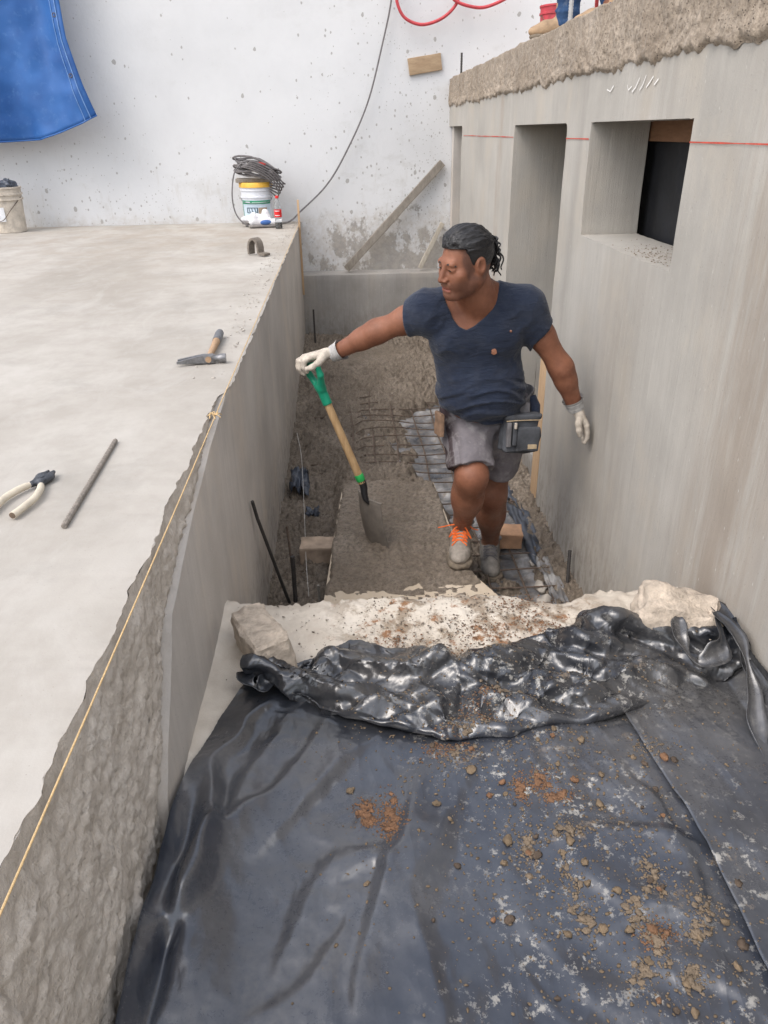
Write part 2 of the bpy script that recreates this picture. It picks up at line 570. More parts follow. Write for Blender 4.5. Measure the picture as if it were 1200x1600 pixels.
# smooth grey render of the trench side
zr = np.concatenate([np.arange(-.06, 1.0, .04), np.arange(1.0, ZS - .006, .008), [ZS - .005]])
ny = 150
V = []
for zq in zr:
    y0 = face_limit(zq) + .018 * float(fbm(p3(zq * 9, 2.2), 3, 41)) + .007 * float(vnoise(p3(zq * 60, 1.0), 4))
    yy = y0 + (YB + .05 - y0) * np.linspace(0, 1, ny) ** 1.6
    xx = np.full(ny, XL) + .003 * fbm(p3(yy * 2.3, zq * 2.3), 3, 50)
    top = (1 - sstep(0, .02, ZS - zq)) * (.004 + .012 * np.clip(fbm(p3(yy * 14, 3), 3, 51), 0, 1))
    V.append(np.stack([xx - top, yy, np.full(ny, zq)], -1))
V = np.array(V)
V = np.concatenate([np.stack([V[:, 0, 0] - .05, V[:, 0, 1] + .012, V[:, 0, 2]], -1)[:, None], V], 1)   # the broken thickness of the render
mesh_np('render_face', V, grid_faces(len(zr), ny + 1, True), M_left, plat)

# ---------------------------------------------------------------- landing
def land_edge(x):
    return 2.0 + .010 * fbm(p3(x * 6, 4.4), 3, 60) + .008 * fbm(p3(x * 40, 4.4), 3, 65, .7) - .05 * sstep(.50, .62, x) * (1 - sstep(.68, .80, x)) + .015 * sstep(-.3, -.42, x)
xs = np.linspace(XL - .01, XR + .01, 150)
vv = np.concatenate([np.linspace(-2.6, 1.0, 10), np.linspace(1.05, 1.9, 60), np.linspace(1.905, 2.0, 14)])
fall = np.array([.0, .006, .014, .03, .3, .66])
rows = []
e = land_edge(xs)
for v in vv:
    yy = v + (e - 2.0) * sstep(1.2, 2.0, v)
    zz = ZL + .007 * fbm(p3(xs * 4, yy * 4), 4, 61) + .0045 * fbm(p3(xs * 30, yy * 30), 3, 62, .7)
    zz = zz + .016 * np.clip(1 - (xs - XL) / .10, 0, 1) ** 2 + .02 * np.clip(1 - (XR - xs) / .06, 0, 1) ** 2   # fillets against both walls
    zz = zz - .008 * sstep(1.95, 2.0, v)
    rows.append(np.stack([xs, yy, zz], -1))
for k, d in enumerate(fall[1:]):
    r = rows[-1].copy() if k == 0 else rows[-1].copy()
    base = rows[len(vv) - 1]
    r = np.stack([xs, base[:, 1] + (.004 + .012 * (k > 1)) + .01 * fbm(p3(xs * 14, d * 12), 3, 63), base[:, 2] - d], -1)
    rows.append(r)
V = np.array(rows)
land = mesh_np('landing', V, grid_faces(len(V), len(xs), True), M_landing)
tag(land, 'cream concrete landing above the trench, under the black sheet', kind='structure')

# ---------------------------------------------------------------- trench floor of wet concrete
def mud_cover(x, y):
    """1 where wet concrete is piled, 0 where the sheet and the bars lie bare"""
    n = fbm(p3(x * 4, y * 3), 4, 70) * .22
    edge = np.interp(y, [1.9, 2.9, 3.6, 4.0, 4.4, 4.9, 5.3, 5.6, 5.85, 6.2, 8], [.62, .62, .60, .40, .36, .40, .48, .62, .95, 1.3, 1.5])
    c = sstep(.06, -.06, x - edge + n * .6)
    wallside = sstep(.05, .0, XR - .10 + .05 * n - x - .03)                   # crumbs along the right wall
    near = sstep(2.95, 2.85, y) * sstep(.80, .70, x) * .5
    return np.clip(np.maximum(np.maximum(c, wallside * .8), near), 0, 1)

def mud_h(x, y):
    c = mud_cover(x, y)
    lump = fbm(p3(x * 9, y * 9), 3, 71)
    fine = fbm(p3(x * 38, y * 38), 3, 72)
    grain = fbm(p3(x * 105, y * 105), 2, 75)
    big = fbm(p3(x * 2.2, y * 2.2), 2, 73)
    mound = .05 + .10 * sstep(5.3, 6.6, y) + .02 * big - .06 * sstep(7.2, 7.85, y) * sstep(.4, .9, x)
    smooth = sstep(.55, .2, np.hypot((x - .12) / 1.0, (y - 6.9) / 1.2))      # floated patch at the back
    h = mound + (.020 * lump + .019 * fine + .011 * grain) * (1 - .75 * smooth)
    # holes between the lumps
    h = h - .018 * np.clip(fbm(p3(x * 24, y * 24), 2, 74) - .25, 0, 1) * (1 - smooth)
    ramp = sstep(-.14, -.05, x) * sstep(.58, .46, x) * sstep(3.5, 3.75, y) * sstep(4.7, 3.85, y)       # piled against the board's far end
    h = h + .11 * ramp
    bare = -.035 + .008 * fine
    wedge = .055 * sstep(XR - .16, XR - .02, x) * (1 - c * .3)
    return bare * (1 - c) + h * c + wedge * sstep(7.0, 6.0, y)

xs = np.arange(XL - .012, XR + .30, .0075)
ym = 2.0 + (YB - .1 - 2.0) * np.linspace(0, 1, 640) ** 1.12
X, Yg = np.meshgrid(xs, ym, indexing='ij')
Z = mud_h(X, Yg)
fl = mesh_np('trench_floor', np.stack([X, Yg, Z], -1), grid_faces(len(xs), len(ym)), M_mud)
tag(fl, 'lumpy wet concrete spread over the trench floor', kind='structure')

# ---------------------------------------------------------------- low wall closing the trench
b = BM()
b.box((.42, 7.735, .37), (1.75, .27, .74), bev=.008)
b.rough(.004, 6, 3, cuts=12)
lw = b.build('low_wall', M_ledge)
tag(lw, 'low damp grey concrete wall closing the end of the trench', 'low wall', kind='thing')

# ---------------------------------------------------------------- white boundary wall
xs = np.linspace(-9, 7, 90)
zs = np.linspace(.5, 6.5, 60)
X, Z = np.meshgrid(xs, zs, indexing='ij')
Yw = YB + .01 * fbm(p3(X * .8, Z * .8), 3, 81) + .012 * (X - .3) * .0
front = np.stack([X, Yw, Z], -1)
V = front.reshape(-1, 3)
F = [tuple(f) for f in grid_faces(len(xs), len(zs)).tolist()]
n0 = len(V)
V = np.concatenate([V, [(-9, YB + .2, .5), (7, YB + .2, .5), (7, YB + .2, 6.5), (-9, YB + .2, 6.5)]])
nz = len(zs)
tl, bl, br, trr = nz - 1, 0, (len(xs) - 1) * nz, (len(xs) - 1) * nz + nz - 1
F += [(n0, n0 + 3, n0 + 2, n0 + 1), tuple([i * nz + nz - 1 for i in range(len(xs))] + [n0 + 2, n0 + 3]), tuple([i for i in range(nz)][::-1] + [n0, n0 + 3]), tuple([br + i for i in range(nz)] + [n0 + 2, n0 + 1])]
bw = mesh_np('boundary_wall', V, F, M_white)
tag(bw, 'tall white painted boundary wall spattered with cement and grime', 'wall', kind='thing')

# ---------------------------------------------------------------- grey concrete room on the right
room = thing('concrete_room', 'unfinished grey concrete room with a window and door openings', 'building', (XR, 3.0, 0))
room['kind'] = 'thing'
openings = [(2.42, 3.40, 1.58, 2.02), (3.757, 4.918, -.1, 2.02), (7.02, 7.92, -.1, 2.03)]
XI = XR + .25
def opening_sd(y, z):
    d = np.full(np.broadcast(y, z).shape, 9.0)
    for y0, y1, z0, z1 in openings:
        cy, cz, hy, hz = (y0 + y1) / 2, (z0 + z1) / 2, (y1 - y0) / 2, (z1 - z0) / 2
        r = .03
        qy, qz = np.abs(y - cy) - hy + r, np.abs(z - cz) - hz + r
        dd = np.hypot(np.maximum(qy, 0), np.maximum(qz, 0)) + np.minimum(np.maximum(qy, qz), 0) - r
        d = np.minimum(d, dd)
    return d
# wall front: a fine grid whose vertices near an opening are pulled onto its rounded outline
ysd = np.arange(-1.2, 8.1001, .02)
zsd = np.arange(-.06, 2.321, .02)
Yq, Zq = np.meshgrid(ysd, zsd, indexing='ij')
sd = opening_sd(Yq, Zq)
eps = 1e-4
gy = (opening_sd(Yq + eps, Zq) - sd) / eps
gz = (opening_sd(Yq, Zq + eps) - sd) / eps
near = np.abs(sd) < .0105
Yn = np.where(near, Yq - gy * sd, Yq)
Zn = np.where(near, Zq - gz * sd, Zq)
wav = .004 * fbm(p3(Yq * 1.7, Zq * 1.7), 3, 90) + .0012 * fbm(p3(Yq * 18, Zq * 5), 2, 91)
Xf = XR + wav
ids = np.arange(len(ysd) * len(zsd)).reshape(len(ysd), len(zsd))
cellsd = opening_sd((Yq[:-1, :-1] + Yq[1:, 1:]) / 2, (Zq[:-1, :-1] + Zq[1:, 1:]) / 2)
solid = cellsd > 0
Fq = grid_faces(len(ysd), len(zsd), True)[solid.ravel()]
Vf = np.stack([Xf, Yn, Zn], -1).reshape(-1, 3)
Vb = Vf + np.array([XI - XR, 0, 0])
nV = len(Vf)
F = [tuple(f) for f in Fq.tolist()] + [tuple(x + nV for x in f[::-1]) for f in Fq.tolist()]
# rims: every boundary edge of the front gets a reveal face
from collections import Counter
ec = {}
for f in Fq.tolist():
    for a_, b_ in zip(f, f[1:] + f[:1]):
        ec.setdefault((min(a_, b_), max(a_, b_)), []).append((a_, b_))
for k, v in ec.items():
    if len(v) == 1:
        a_, b_ = v[0]
        F.append((b_, a_, a_ + nV, b_ + nV))
V = np.concatenate([Vf, Vb])
wall = mesh_np('wall', V, F, M_right, room, smooth=False)
wall.data.polygons.foreach_set('use_smooth', [True] * len(wall.data.polygons))
wall.data.set_sharp_from_angle(angle=R(55))
_bv = wall.modifiers.new('worn_arrises', 'BEVEL')
_bv.width = .006; _bv.segments = 2; _bv.limit_method = 'ANGLE'; _bv.angle_limit = R(60)

# fresh mortar band along the roof edge
yb = np.arange(-1.2, 8.12, .012)
tb = np.linspace(0, 1, 44)
Yb, Tb = np.meshgrid(yb, tb, indexing='ij')
low = 2.20 + .011 * fbm(p3(Yb * 5, 1.1), 3, 95) + .010 * fbm(p3(Yb * 26, 5.1), 2, 96) - .012
topz = 2.425 + .006 * fbm(p3(Yb * 7, 2.1), 3, 97)
prof = np.clip(Tb / .8, 0, 1)
zb = low + (topz - low) * prof
xb = XR - .009 - .004 * fbm(p3(Yb * 6, zb * 8), 3, 98) * 1.1 - .0042 * fbm(p3(Yb * 40, zb * 40), 3, 99, .7) * (1.25 - prof * .95)
xb = xb + .018 * sstep(.06, 0, Tb) - .004 * sstep(.3, .08, prof)
back = np.clip((Tb - .8) / .2, 0, 1)
xb = xb + back * .5
zb = zb + .004 * fbm(p3(Yb * 12, xb * 12), 3, 100) * (back > 0)
mesh_np('mortar_band', np.stack([xb, Yb, zb], -1), grid_faces(len(yb), len(tb), True), M_mortar, room)
# roof slab, cross walls and back wall (the dark inside)
b = BM(); b.box((XI + 1.6, 3.45, 2.372), (3.6, 9.3, .10)); b.build('roof', M_mortar, room)
b = BM(); b.box((XI + 1.5, 5.02, 1.13), (3.0, .204, 2.38)); b.build('cross_wall', M_right, room)
b = BM(); b.box((XI + 1.5, -1.1, 1.13), (3.0, .2, 2.38)); b.build('cross_wall', M_right, room)
b = BM(); b.box((XR + 1.75, 7.77, 1.13), (3.45, .12, 2.38)); b.build('cross_wall', M_left, room)
b = BM(); b.box((XI + 3.0, 3.5, 1.13), (.2, 9.2, 2.38)); b.build('back_wall', M_right, room)
b = BM(); b.box((XI + 1.5, 3.5, -.02), (3.0, 9.2, .06)); b.build('floor', M_rough, room)
# white scrawl above the window
M_wchalk = simple('white_chalk', (.75, .74, .72), .9, .1, 60, .2, 300)
for pl in ([(3.02, 2.135), (3.0, 2.118), (2.97, 2.128), (2.96, 2.11), (2.93, 2.122), (2.90, 2.150), (2.885, 2.112), (2.86, 2.128), (2.84, 2.155), (2.825, 2.118), (2.80, 2.132), (2.775, 2.148), (2.76, 2.122), (2.73, 2.138)], [(3.24, 2.13), (3.20, 2.122), (3.17, 2.14)]):
    V = []
    for i, (y_, z_) in enumerate(pl):
        x_ = XR + .004 * float(fbm(p3(y_ * 1.7, z_ * 1.7), 3, 90)) - .0046
        V += [(x_, y_, z_ - .0022), (x_, y_ + .0015, z_ + .0022)]
    mesh_np('chalk_mark', np.array(V), grid_faces(len(pl), 2), M_wchalk, room)
# red chalk line snapped along the wall
M_chalk = simple('red_chalk', (.48, .07, .045), .9, .35, 60, .2, 300)
for y0, y1 in ((-1.0, 2.415), (3.405, 3.752), (4.923, 6.9)):
    yy = np.linspace(y0, y1, max(3, int((y1 - y0) / .02)))
    w = .0021 + .0010 * vnoise(p3(yy * 9, 2), 5)
    zc = 1.957 + .0012 * vnoise(p3(yy * 2.0, 7), 6)
    xc = XR + .004 * fbm(p3(yy * 1.7, zc * 1.7), 3, 90) - .0042
    V = np.stack([np.stack([xc, yy, zc - w], -1), np.stack([xc, yy, zc + w], -1)], 1)
    mesh_np('chalk_line', V, grid_faces(len(yy), 2), M_chalk, room)

# ================================================================== BLACK PLASTIC SHEET
def lump_h(x, y):
    """height of the broken lumps of concrete that weigh the sheet down"""
    h = np.zeros_like(x)
    for cx, cy, rx, ry, hz, a in ((.93, 1.675, .15, .07, .085, -.2),):
        u = (x - cx) * math.cos(a) + (y - cy) * math.sin(a)
        v = -(x - cx) * math.sin(a) + (y - cy) * math.cos(a)
        q = (u / rx) ** 4 + (v / ry) ** 4
        h = np.maximum(h, hz * np.clip(1.3 - q, 0, 1) ** .5)
    return h

def ridge(x, w):
    # a soft asymmetric wave: steep on one side, long on the other
    return np.where(x > 0, np.exp(-(x / (w * .42)) ** 2), np.exp(-(np.abs(x) / (w * 1.15)) ** 1.6))

def seg_dist(x, y, pts):
    """distance to a polyline and the position along it (0..1)"""
    best = np.full(x.shape, 9.0); side = np.ones(x.shape); tt = np.zeros(x.shape)
    n = len(pts) - 1
    for i in range(n):
        (ax, ay), (bx, by) = pts[i], pts[i + 1]
        dx, dy = bx - ax, by - ay
        t = np.clip(((x - ax) * dx + (y - ay) * dy) / (dx * dx + dy * dy), 0, 1)
        d = np.hypot(x - ax - t * dx, y - ay - t * dy)
        m = d < best
        sgn = np.sign((x - ax) * dy - (y - ay) * dx)
        best = np.where(m, d, best); side = np.where(m, sgn, side); tt = np.where(m, (i + t) / n, tt)
    return best * side, tt

# long shallow creases on the spread part: (polyline, height, half width)
CREASES = [([(-.30, 1.55), (-.36, 1.2), (-.40, .85), (-.42, .6)], .050, .045), ([(-.20, 1.45), (-.30, 1.15), (-.36, .8), (-.39, .6)], .030, .05),
           ([(-.14, 1.43), (-.22, 1.20), (-.29, .95), (-.33, .7)], .026, .06), ([(-.02, 1.38), (-.14, 1.22), (-.24, 1.02)], .024, .05),
           ([(.00, 1.15), (-.10, .95), (-.16, .75)], .016, .05), ([(.14, 1.28), (.05, 1.05), (-.02, .85), (-.06, .65)], .022, .045),
           ([(.22, 1.28), (.14, 1.05), (.08, .8), (.06, .6)], .020, .04), ([(.20, 1.15), (.24, .95), (.34, .78), (.42, .62)], .008, .06),
           ([(.46, 1.30), (.44, 1.1), (.50, .9), (.52, .7)], .007, .05), ([(.40, 1.06), (.60, 1.02), (.70, .98)], .016, .05),
           ([(.44, .84), (.58, .88), (.68, .85)], .014, .05), ([(-.05, .95), (-.12, .8), (-.2, .66)], .016, .05), ([(.56, 1.3), (.60, 1.12), (.62, .9), (.6, .7)], .012, .04)]

def flat_z(x, y):
    z = .008 + .011 * (1 + fbm(p3(x * 3.0 + y * 1.3, y * 1.5 - x), 2, 110)) + .004 * (1 - np.abs(fbm(p3(x * 9 + y * 4, y * 5 - x * 3), 2, 111)))
    for i, (pl, am, w) in enumerate(CREASES):
        wob = .045 * fbm(p3(x * 3, y * 3, i), 3, 120 + i)
        pl = [q[:2] for q in spline([(a_, b_, 0) for a_, b_ in pl], 7)]
        d, t = seg_dist(x + wob, y, pl)
        z = z + .95 * am * ridge(d * (1 if i % 3 else -1), w * 1.05) * np.sin(np.pi * np.clip(t * .92 + .06, 0, 1)) ** 1.2
    return z

def sheet_shape():
    NX = 270
    xs = np.linspace(XL + .004, XR - .004, NX)
    yf = np.interp(xs, [-.42, -.35, -.16, .05, .21, .4, .67, .85, 1.05], [1.58, 1.55, 1.46, 1.39, 1.345, 1.345, 1.39, 1.46, 1.52]) + .012 * fbm(p3(xs * 7, 1), 2, 130)
    yb = np.interp(xs, [-.42, -.34, -.20, -.12, .0, .2, .35, .45, .6, .72, .82, .95, 1.05], [1.66, 1.66, 1.70, 1.78, 1.72, 1.665, 1.68, 1.74, 1.78, 1.80, 1.76, 1.68, 1.66]) + .010 * fbm(p3(xs * 16, 2), 2, 131)
    A1 = 1.0 + .45 * fbm(p3(xs * 5, 3), 2, 132) - .35 * np.exp(-((xs - .3) / .12) ** 2)
    A2 = 1.0 + .6 * fbm(p3(xs * 6, 4), 2, 133) + 1.25 * np.exp(-((xs - .70) / .085) ** 2) - .4 * np.exp(-((xs + .12) / .1) ** 2)
    A2 = np.clip(A2, .2, 3); A1 = np.clip(A1, .35, 2)
    rows = []
    y_near = np.linspace(.2, 1.0, 100)
    secs = []
    for i, x in enumerate(xs):
        f, b, a1, a2 = yf[i], yb[i], A1[i], A2[i]
        L = b - f
        pts = [(f + .10, .004), (f + .07, .010), (f + .012, .016), (f - .006, .034 * a1), (f + .010, .050 * a1), (f + .26 * L, .062 * a1),
               (f + .48 * L, .036 + .012 * a1), (f + .66 * L, .036 + .040 * a2), (f + .84 * L, .020 + .036 * a2), (b, .010 + .006 * a2)]
        sp = np.array(spline([(0, p[0], p[1]) for p in pts], 12))[:, 1:]
        # even spacing along the section
        seg = np.hypot(*np.diff(sp, axis=0).T)
        s = np.concatenate([[0], np.cumsum(seg)])
        q = np.linspace(0, s[-1], 124)
        secs.append(np.stack([np.interp(q, s, sp[:, 0]), np.interp(q, s, sp[:, 1])], -1))
    secs = np.array(secs)                                        # NX, 92, 2
    near = []
    for i in range(NX):
        yy = np.linspace(.2, secs[i, 0, 0], 190)[:-1]
        near.append(yy)
    near = np.array(near)
    Yn = near
    Xn = np.repeat(xs[:, None], Yn.shape[1], 1)
    tuck = 1 - sstep(-.02, .10, Yn - yf[:, None])
    Zn = flat_z(Xn, Yn) * tuck + .004 * (1 - tuck)
    Yc, Zc = secs[..., 0], secs[..., 1]
    Xc = np.repeat(xs[:, None], Yc.shape[1], 1)
    # folds that gather towards the lowest point of the roll
    th = np.arctan2(Xc - .26, np.maximum(Yc - 1.24, .02))
    rr = np.hypot(Xc - .26, Yc - 1.24)
    on = sstep(.12, .35, np.linspace(0, 1, Yc.shape[1]))[None, :] * sstep(.05, .16, rr) * sstep(1.0, .93, np.linspace(0, 1, Yc.shape[1]))[None, :]
    tri = lambda q: 1 - 2 * np.abs(q - np.floor(q) - .5) * 2                      # sharp crests and valleys, as folded film has
    wp = .38 * fbm(p3(Xc * 3.2, Yc * 3.2), 2, 140)
    f1, f2 = tri(th * 1.55 + wp + .2), tri(th * 3.7 + 1.6 * wp + rr * 1.5)
    am1, am2 = .6 + .6 * fbm(p3(Xc * 4, Yc * 4), 2, 144), .5 + .8 * fbm(p3(Xc * 6, Yc * 6), 2, 145)
    f3 = tri(Xc * 5.0 + Yc * 8.0 + 2.2 * wp); am3 = np.clip(fbm(p3(Xc * 5, Yc * 5), 2, 146), 0, 1)
    Zc = Zc + on * (.021 * f1 * np.clip(am1, .2, 1.3) + .012 * f2 * np.clip(am2, 0, 1.3) + .014 * f3 * am3)
    Xc = Xc + on * .018 * fbm(p3(Xc * 6, Yc * 6, Zc * 9), 2, 142)
    X = np.concatenate([Xn, Xc], 1); Y = np.concatenate([Yn, Yc], 1); Z = np.concatenate([Zn, Zc], 1)
    # stand clear of the left wall towards the far corner; climb both walls elsewhere
    xl = np.interp(Y, [.2, 1.15, 1.3, 1.45, 1.6, 1.8], [XL, XL, -.405, -.37, -.32, -.30])
    X = xl + (X - XL) * (XR - xl) / (XR - XL)
    cl = np.clip(1 - (X - xl) / .05, 0, 1) * sstep(1.35, 1.1, Y)
    cr = np.clip(1 - (XR - X) / .07, 0, 1) * sstep(1.75, 1.5, Y)
    Z = Z + .07 * cl ** 1.3 + .10 * cr ** 1.3
    X = np.clip(X, XL + .012, XR - .012)
    P = np.stack([X, Y, ZL + .010 + Z], -1)
    P[..., 2] = np.maximum(P[..., 2], ZL + .012 + lump_h(X, Y) * sstep(.1, .5, np.concatenate([np.zeros(Yn.shape[1]), np.linspace(0, 1, Yc.shape[1])]))[None, :])
    return P

def buckle(P, steps=30, grow=.014):
    """give the sheet slightly more cloth than room so it crumples by itself (position-based, red-black order)"""
    NX, NY = P.shape[:2]
    P = P.copy(); P0 = P.copy()
    gu = grow * (1 + .8 * fbm(p3(P0[..., 0] * 3, P0[..., 1] * 3), 2, 150))
    gu = gu * (.30 + .70 * sstep(1.28, 1.42, P0[..., 1]))
    batches = []
    for (a, b), k in (((1, 0), .9), ((0, 1), .9), ((1, 1), .5), ((1, -1), .5), ((3, 0), .15), ((0, 3), .15)):
        m = 2 * max(abs(a), abs(b))
        ax = 0 if a else 1
        for ph in range(m // max(abs(a), abs(b))):
            step = max(abs(a), abs(b))
            idx = np.arange(NX if ax == 0 else NY)
            sel = idx[(idx // step) % 2 == ph]
            sel = sel[sel + step < (NX if ax == 0 else NY)]
            if ax == 0:
                J = np.arange(max(0, -b), NY - max(0, b))
                i0 = np.ix_(sel, J); i1 = np.ix_(sel + a, J + b)
            else:
                I = np.arange(NX)
                i0 = np.ix_(I, sel); i1 = np.ix_(I, sel + b)
            L = np.linalg.norm(P0[i1] - P0[i0], axis=-1) * (1 + (gu[i0] if step == 1 else .5 * gu[i0]))
            batches.append((i0, i1, L, k))
    rng = np.random.default_rng(5)
    P[..., 2] += .006 * fbm(p3(P0[..., 0] * 8, P0[..., 1] * 8, P0[..., 2] * 8), 2, 151)
    Q = P.copy()
    for st in range(steps):
        v = (P - Q) * .85
        Q = P.copy()
        P = P + v
        P[..., 2] -= .00035
        for it in range(3):
            for i0, i1, L, k in batches:
                d = P[i1] - P[i0]
                l = np.sqrt((d * d).sum(-1)) + 1e-9
                c = d * (.5 * k * (l - L) / l)[..., None]
                P[i0] += c; P[i1] -= c
            P[..., 0] = np.clip(P[..., 0], XL + .010, XR - .010)
            fl = ZL + .008 + np.minimum(lump_h(P[..., 0], P[..., 1]), P0[..., 2] - ZL - .008 + .02)
            P[..., 2] = np.maximum(P[..., 2], np.maximum(fl, P0[..., 2] - .022))
            P = P + (P0 - P) * .012
    return P

def crease(P, nrow):
    """sharp facets of handled film: crossing fold waves, strong on the bunched end, faint on the spread part"""
    tri = lambda q: 1 - 2 * np.abs(q - np.floor(q) - .5) * 2
    r_ = np.random.default_rng(9)
    x, y, z = P[..., 0], P[..., 1], P[..., 2]
    idx = np.arange(P.shape[1])[None, :]
    roll = sstep(nrow + 18, nrow + 44, idx) * sstep(P.shape[1] - 1, P.shape[1] - 8, idx)
    spread = sstep(nrow + 2, nrow - 12, idx)
    D = np.zeros(x.shape)
    for i in range(16):
        a = r_.uniform(.35, 1.15) * (1 if x is None else 1) * r_.choice([-1, 1])
        wl = r_.uniform(.07, .19) if i < 9 else r_.uniform(.022, .05)
        sgn = np.where(x < .26, -1, 1) if i % 3 else 1
        q = (x * np.cos(a) * sgn + y * np.sin(abs(a)) * 1.25 + .9 * z) / wl + r_.uniform() + .35 * fbm(p3(x * 3, y * 3, i), 2, 160 + i)
        m = np.clip((.15 if i < 9 else -.25) + 1.1 * fbm(p3(x * 5, y * 5, i * 3.1), 2, 180 + i), 0, 1)
        D += tri(q) * m * wl * (.115 if i < 9 else .075)
    P = P.copy()
    nx_ = np.gradient(P, axis=0); ny_ = np.gradient(P, axis=1)
    n = np.cross(nx_, ny_); n /= np.linalg.norm(n, axis=-1, keepdims=True) + 1e-9
    P += n * (D * (roll * .95 + spread * (.035 + .30 * np.clip(fbm(p3(x * 3.5, y * 3), 3, 199), 0, 1) ** 1.3)))[..., None]
    P[..., 0] = np.clip(P[..., 0], XL + .009, XR - .009)
    P[..., 2] = np.maximum(P[..., 2], ZL + .006)
    return P

S = crease(buckle(sheet_shape()), 189)

def mat_sheet():
    t = NT('dusty_black_polythene', .3, .95)
    t.b.inputs['Coat Weight'].default_value = .30
    t.b.inputs['Coat Roughness'].default_value = .32
    t.b.inputs['Coat IOR'].default_value = 1.6
    a = t.noise(5, 7, .68)
    b = t.noise(2.2, 6, .6, t.mapping(loc=(3, 8, 1)))
    fine = t.noise(85, 5, .75)
    dusty = t.rng(t.sep()[1], 1.30, 1.42, 1.0, .0)
    c0 = t.mix(dusty, (.010, .012, .017), (.020, .025, .038))  # bluish sky sheen put into the base colour of the dusty spread part
    c = t.mix(t.math('MULTIPLY', t.ramp(a, [(0.4, 0.0), (0.75, .55)]), t.math('MULTIPLY_ADD', dusty, .7, .3)), c0, (.085, .096, .116))
    dust = t.math('MULTIPLY', t.ramp(b, [(0.42, .05), (0.66, .8)]), t.ramp(fine, [(0.3, .35), (0.65, 1.0)]))
    c = t.mix(t.math('MULTIPLY', dust, .45), c, (.22, .21, .195))
    p = t.sep()
    dust = t.math('MULTIPLY', dust, t.rng(p[1], 1.30, 1.42, 1.0, .45))
    m = t.math('MULTIPLY', t.rng(p[0], .02, .30), t.rng(p[0], .70, .95, 1, .15))
    # pale cement spots where the sheet was walked on
    n2 = t.noise(34, 8, .75, t.mapping(loc=(5, 5, 2)))
    zone = t.math('MULTIPLY', m, t.ramp(t.noise(3.4, 4, .6, t.mapping(loc=(9, 1, 3))), [(0.4, .2), (0.6, 1.0)]))
    sp = t.math('MULTIPLY', zone, t.ramp(n2, [(0.56, 0.0), (0.62, .9)]))
    c = t.mix(sp, c, (.40, .385, .35))
    n3 = t.noise(13, 8, .74, t.mapping(loc=(1, 4, 6)))
    so = t.math('MULTIPLY', zone, t.ramp(n3, [(0.60, 0.0), (0.67, .85)]))
    c = t.mix(so, c, (.24, .185, .13))
    tot = t.math('MAXIMUM', t.math('MAXIMUM', sp, so), t.math('MULTIPLY', dust, .55))
    r = t.rng(tot, 0, .8, .24, .78)
    wr = t.noise(9, 4, .55, t.mapping((1.6, .7, 1), rot=(0, 0, -.5)), dist=.8)
    h = t.math('ADD', t.math('MULTIPLY', wr, 1.0), t.math('MULTIPLY', t.noise(46, 3, .5, dist=.5), .05))
    n1 = t.bump(h, .12, .012)
    wv = t.mapping((1.5, .55, 1.0), rot=(0, 0, -.45))
    wn = t.new('ShaderNodeTexNoise'); wn.inputs['Scale'].default_value = 3.0; t.ln(wv, wn.inputs['Vector'])
    va = t.new('ShaderNodeVectorMath'); va.operation = 'MULTIPLY_ADD'; t.ln(wn.outputs['Color'], va.inputs[0]); va.inputs[1].default_value = (.35, .35, .35); t.ln(wv, va.inputs[2])
    f1 = t.voro(5.5, va.outputs[0])
    f2 = t.voro(15, va.outputs[0])
    where = t.ramp(t.noise(2.6, 4, .6, t.mapping(loc=(8, 2, 5))), [(0.38, .15), (0.62, 1.0)])
    fc = t.math('MULTIPLY', t.math('ADD', f1, t.math('MULTIPLY', f2, .28)), where)      # sharp-edged facets of creased film
    return t.done(c, r, t.bump(fc, .55, .022, n1))
M_sheet = mat_sheet()
sheet = mesh_np('plastic_sheet', S, grid_faces(*S.shape[:2]), M_sheet)
tag(sheet, 'dusty black plastic sheet spread over the landing with its far edge bunched up', 'plastic sheet')

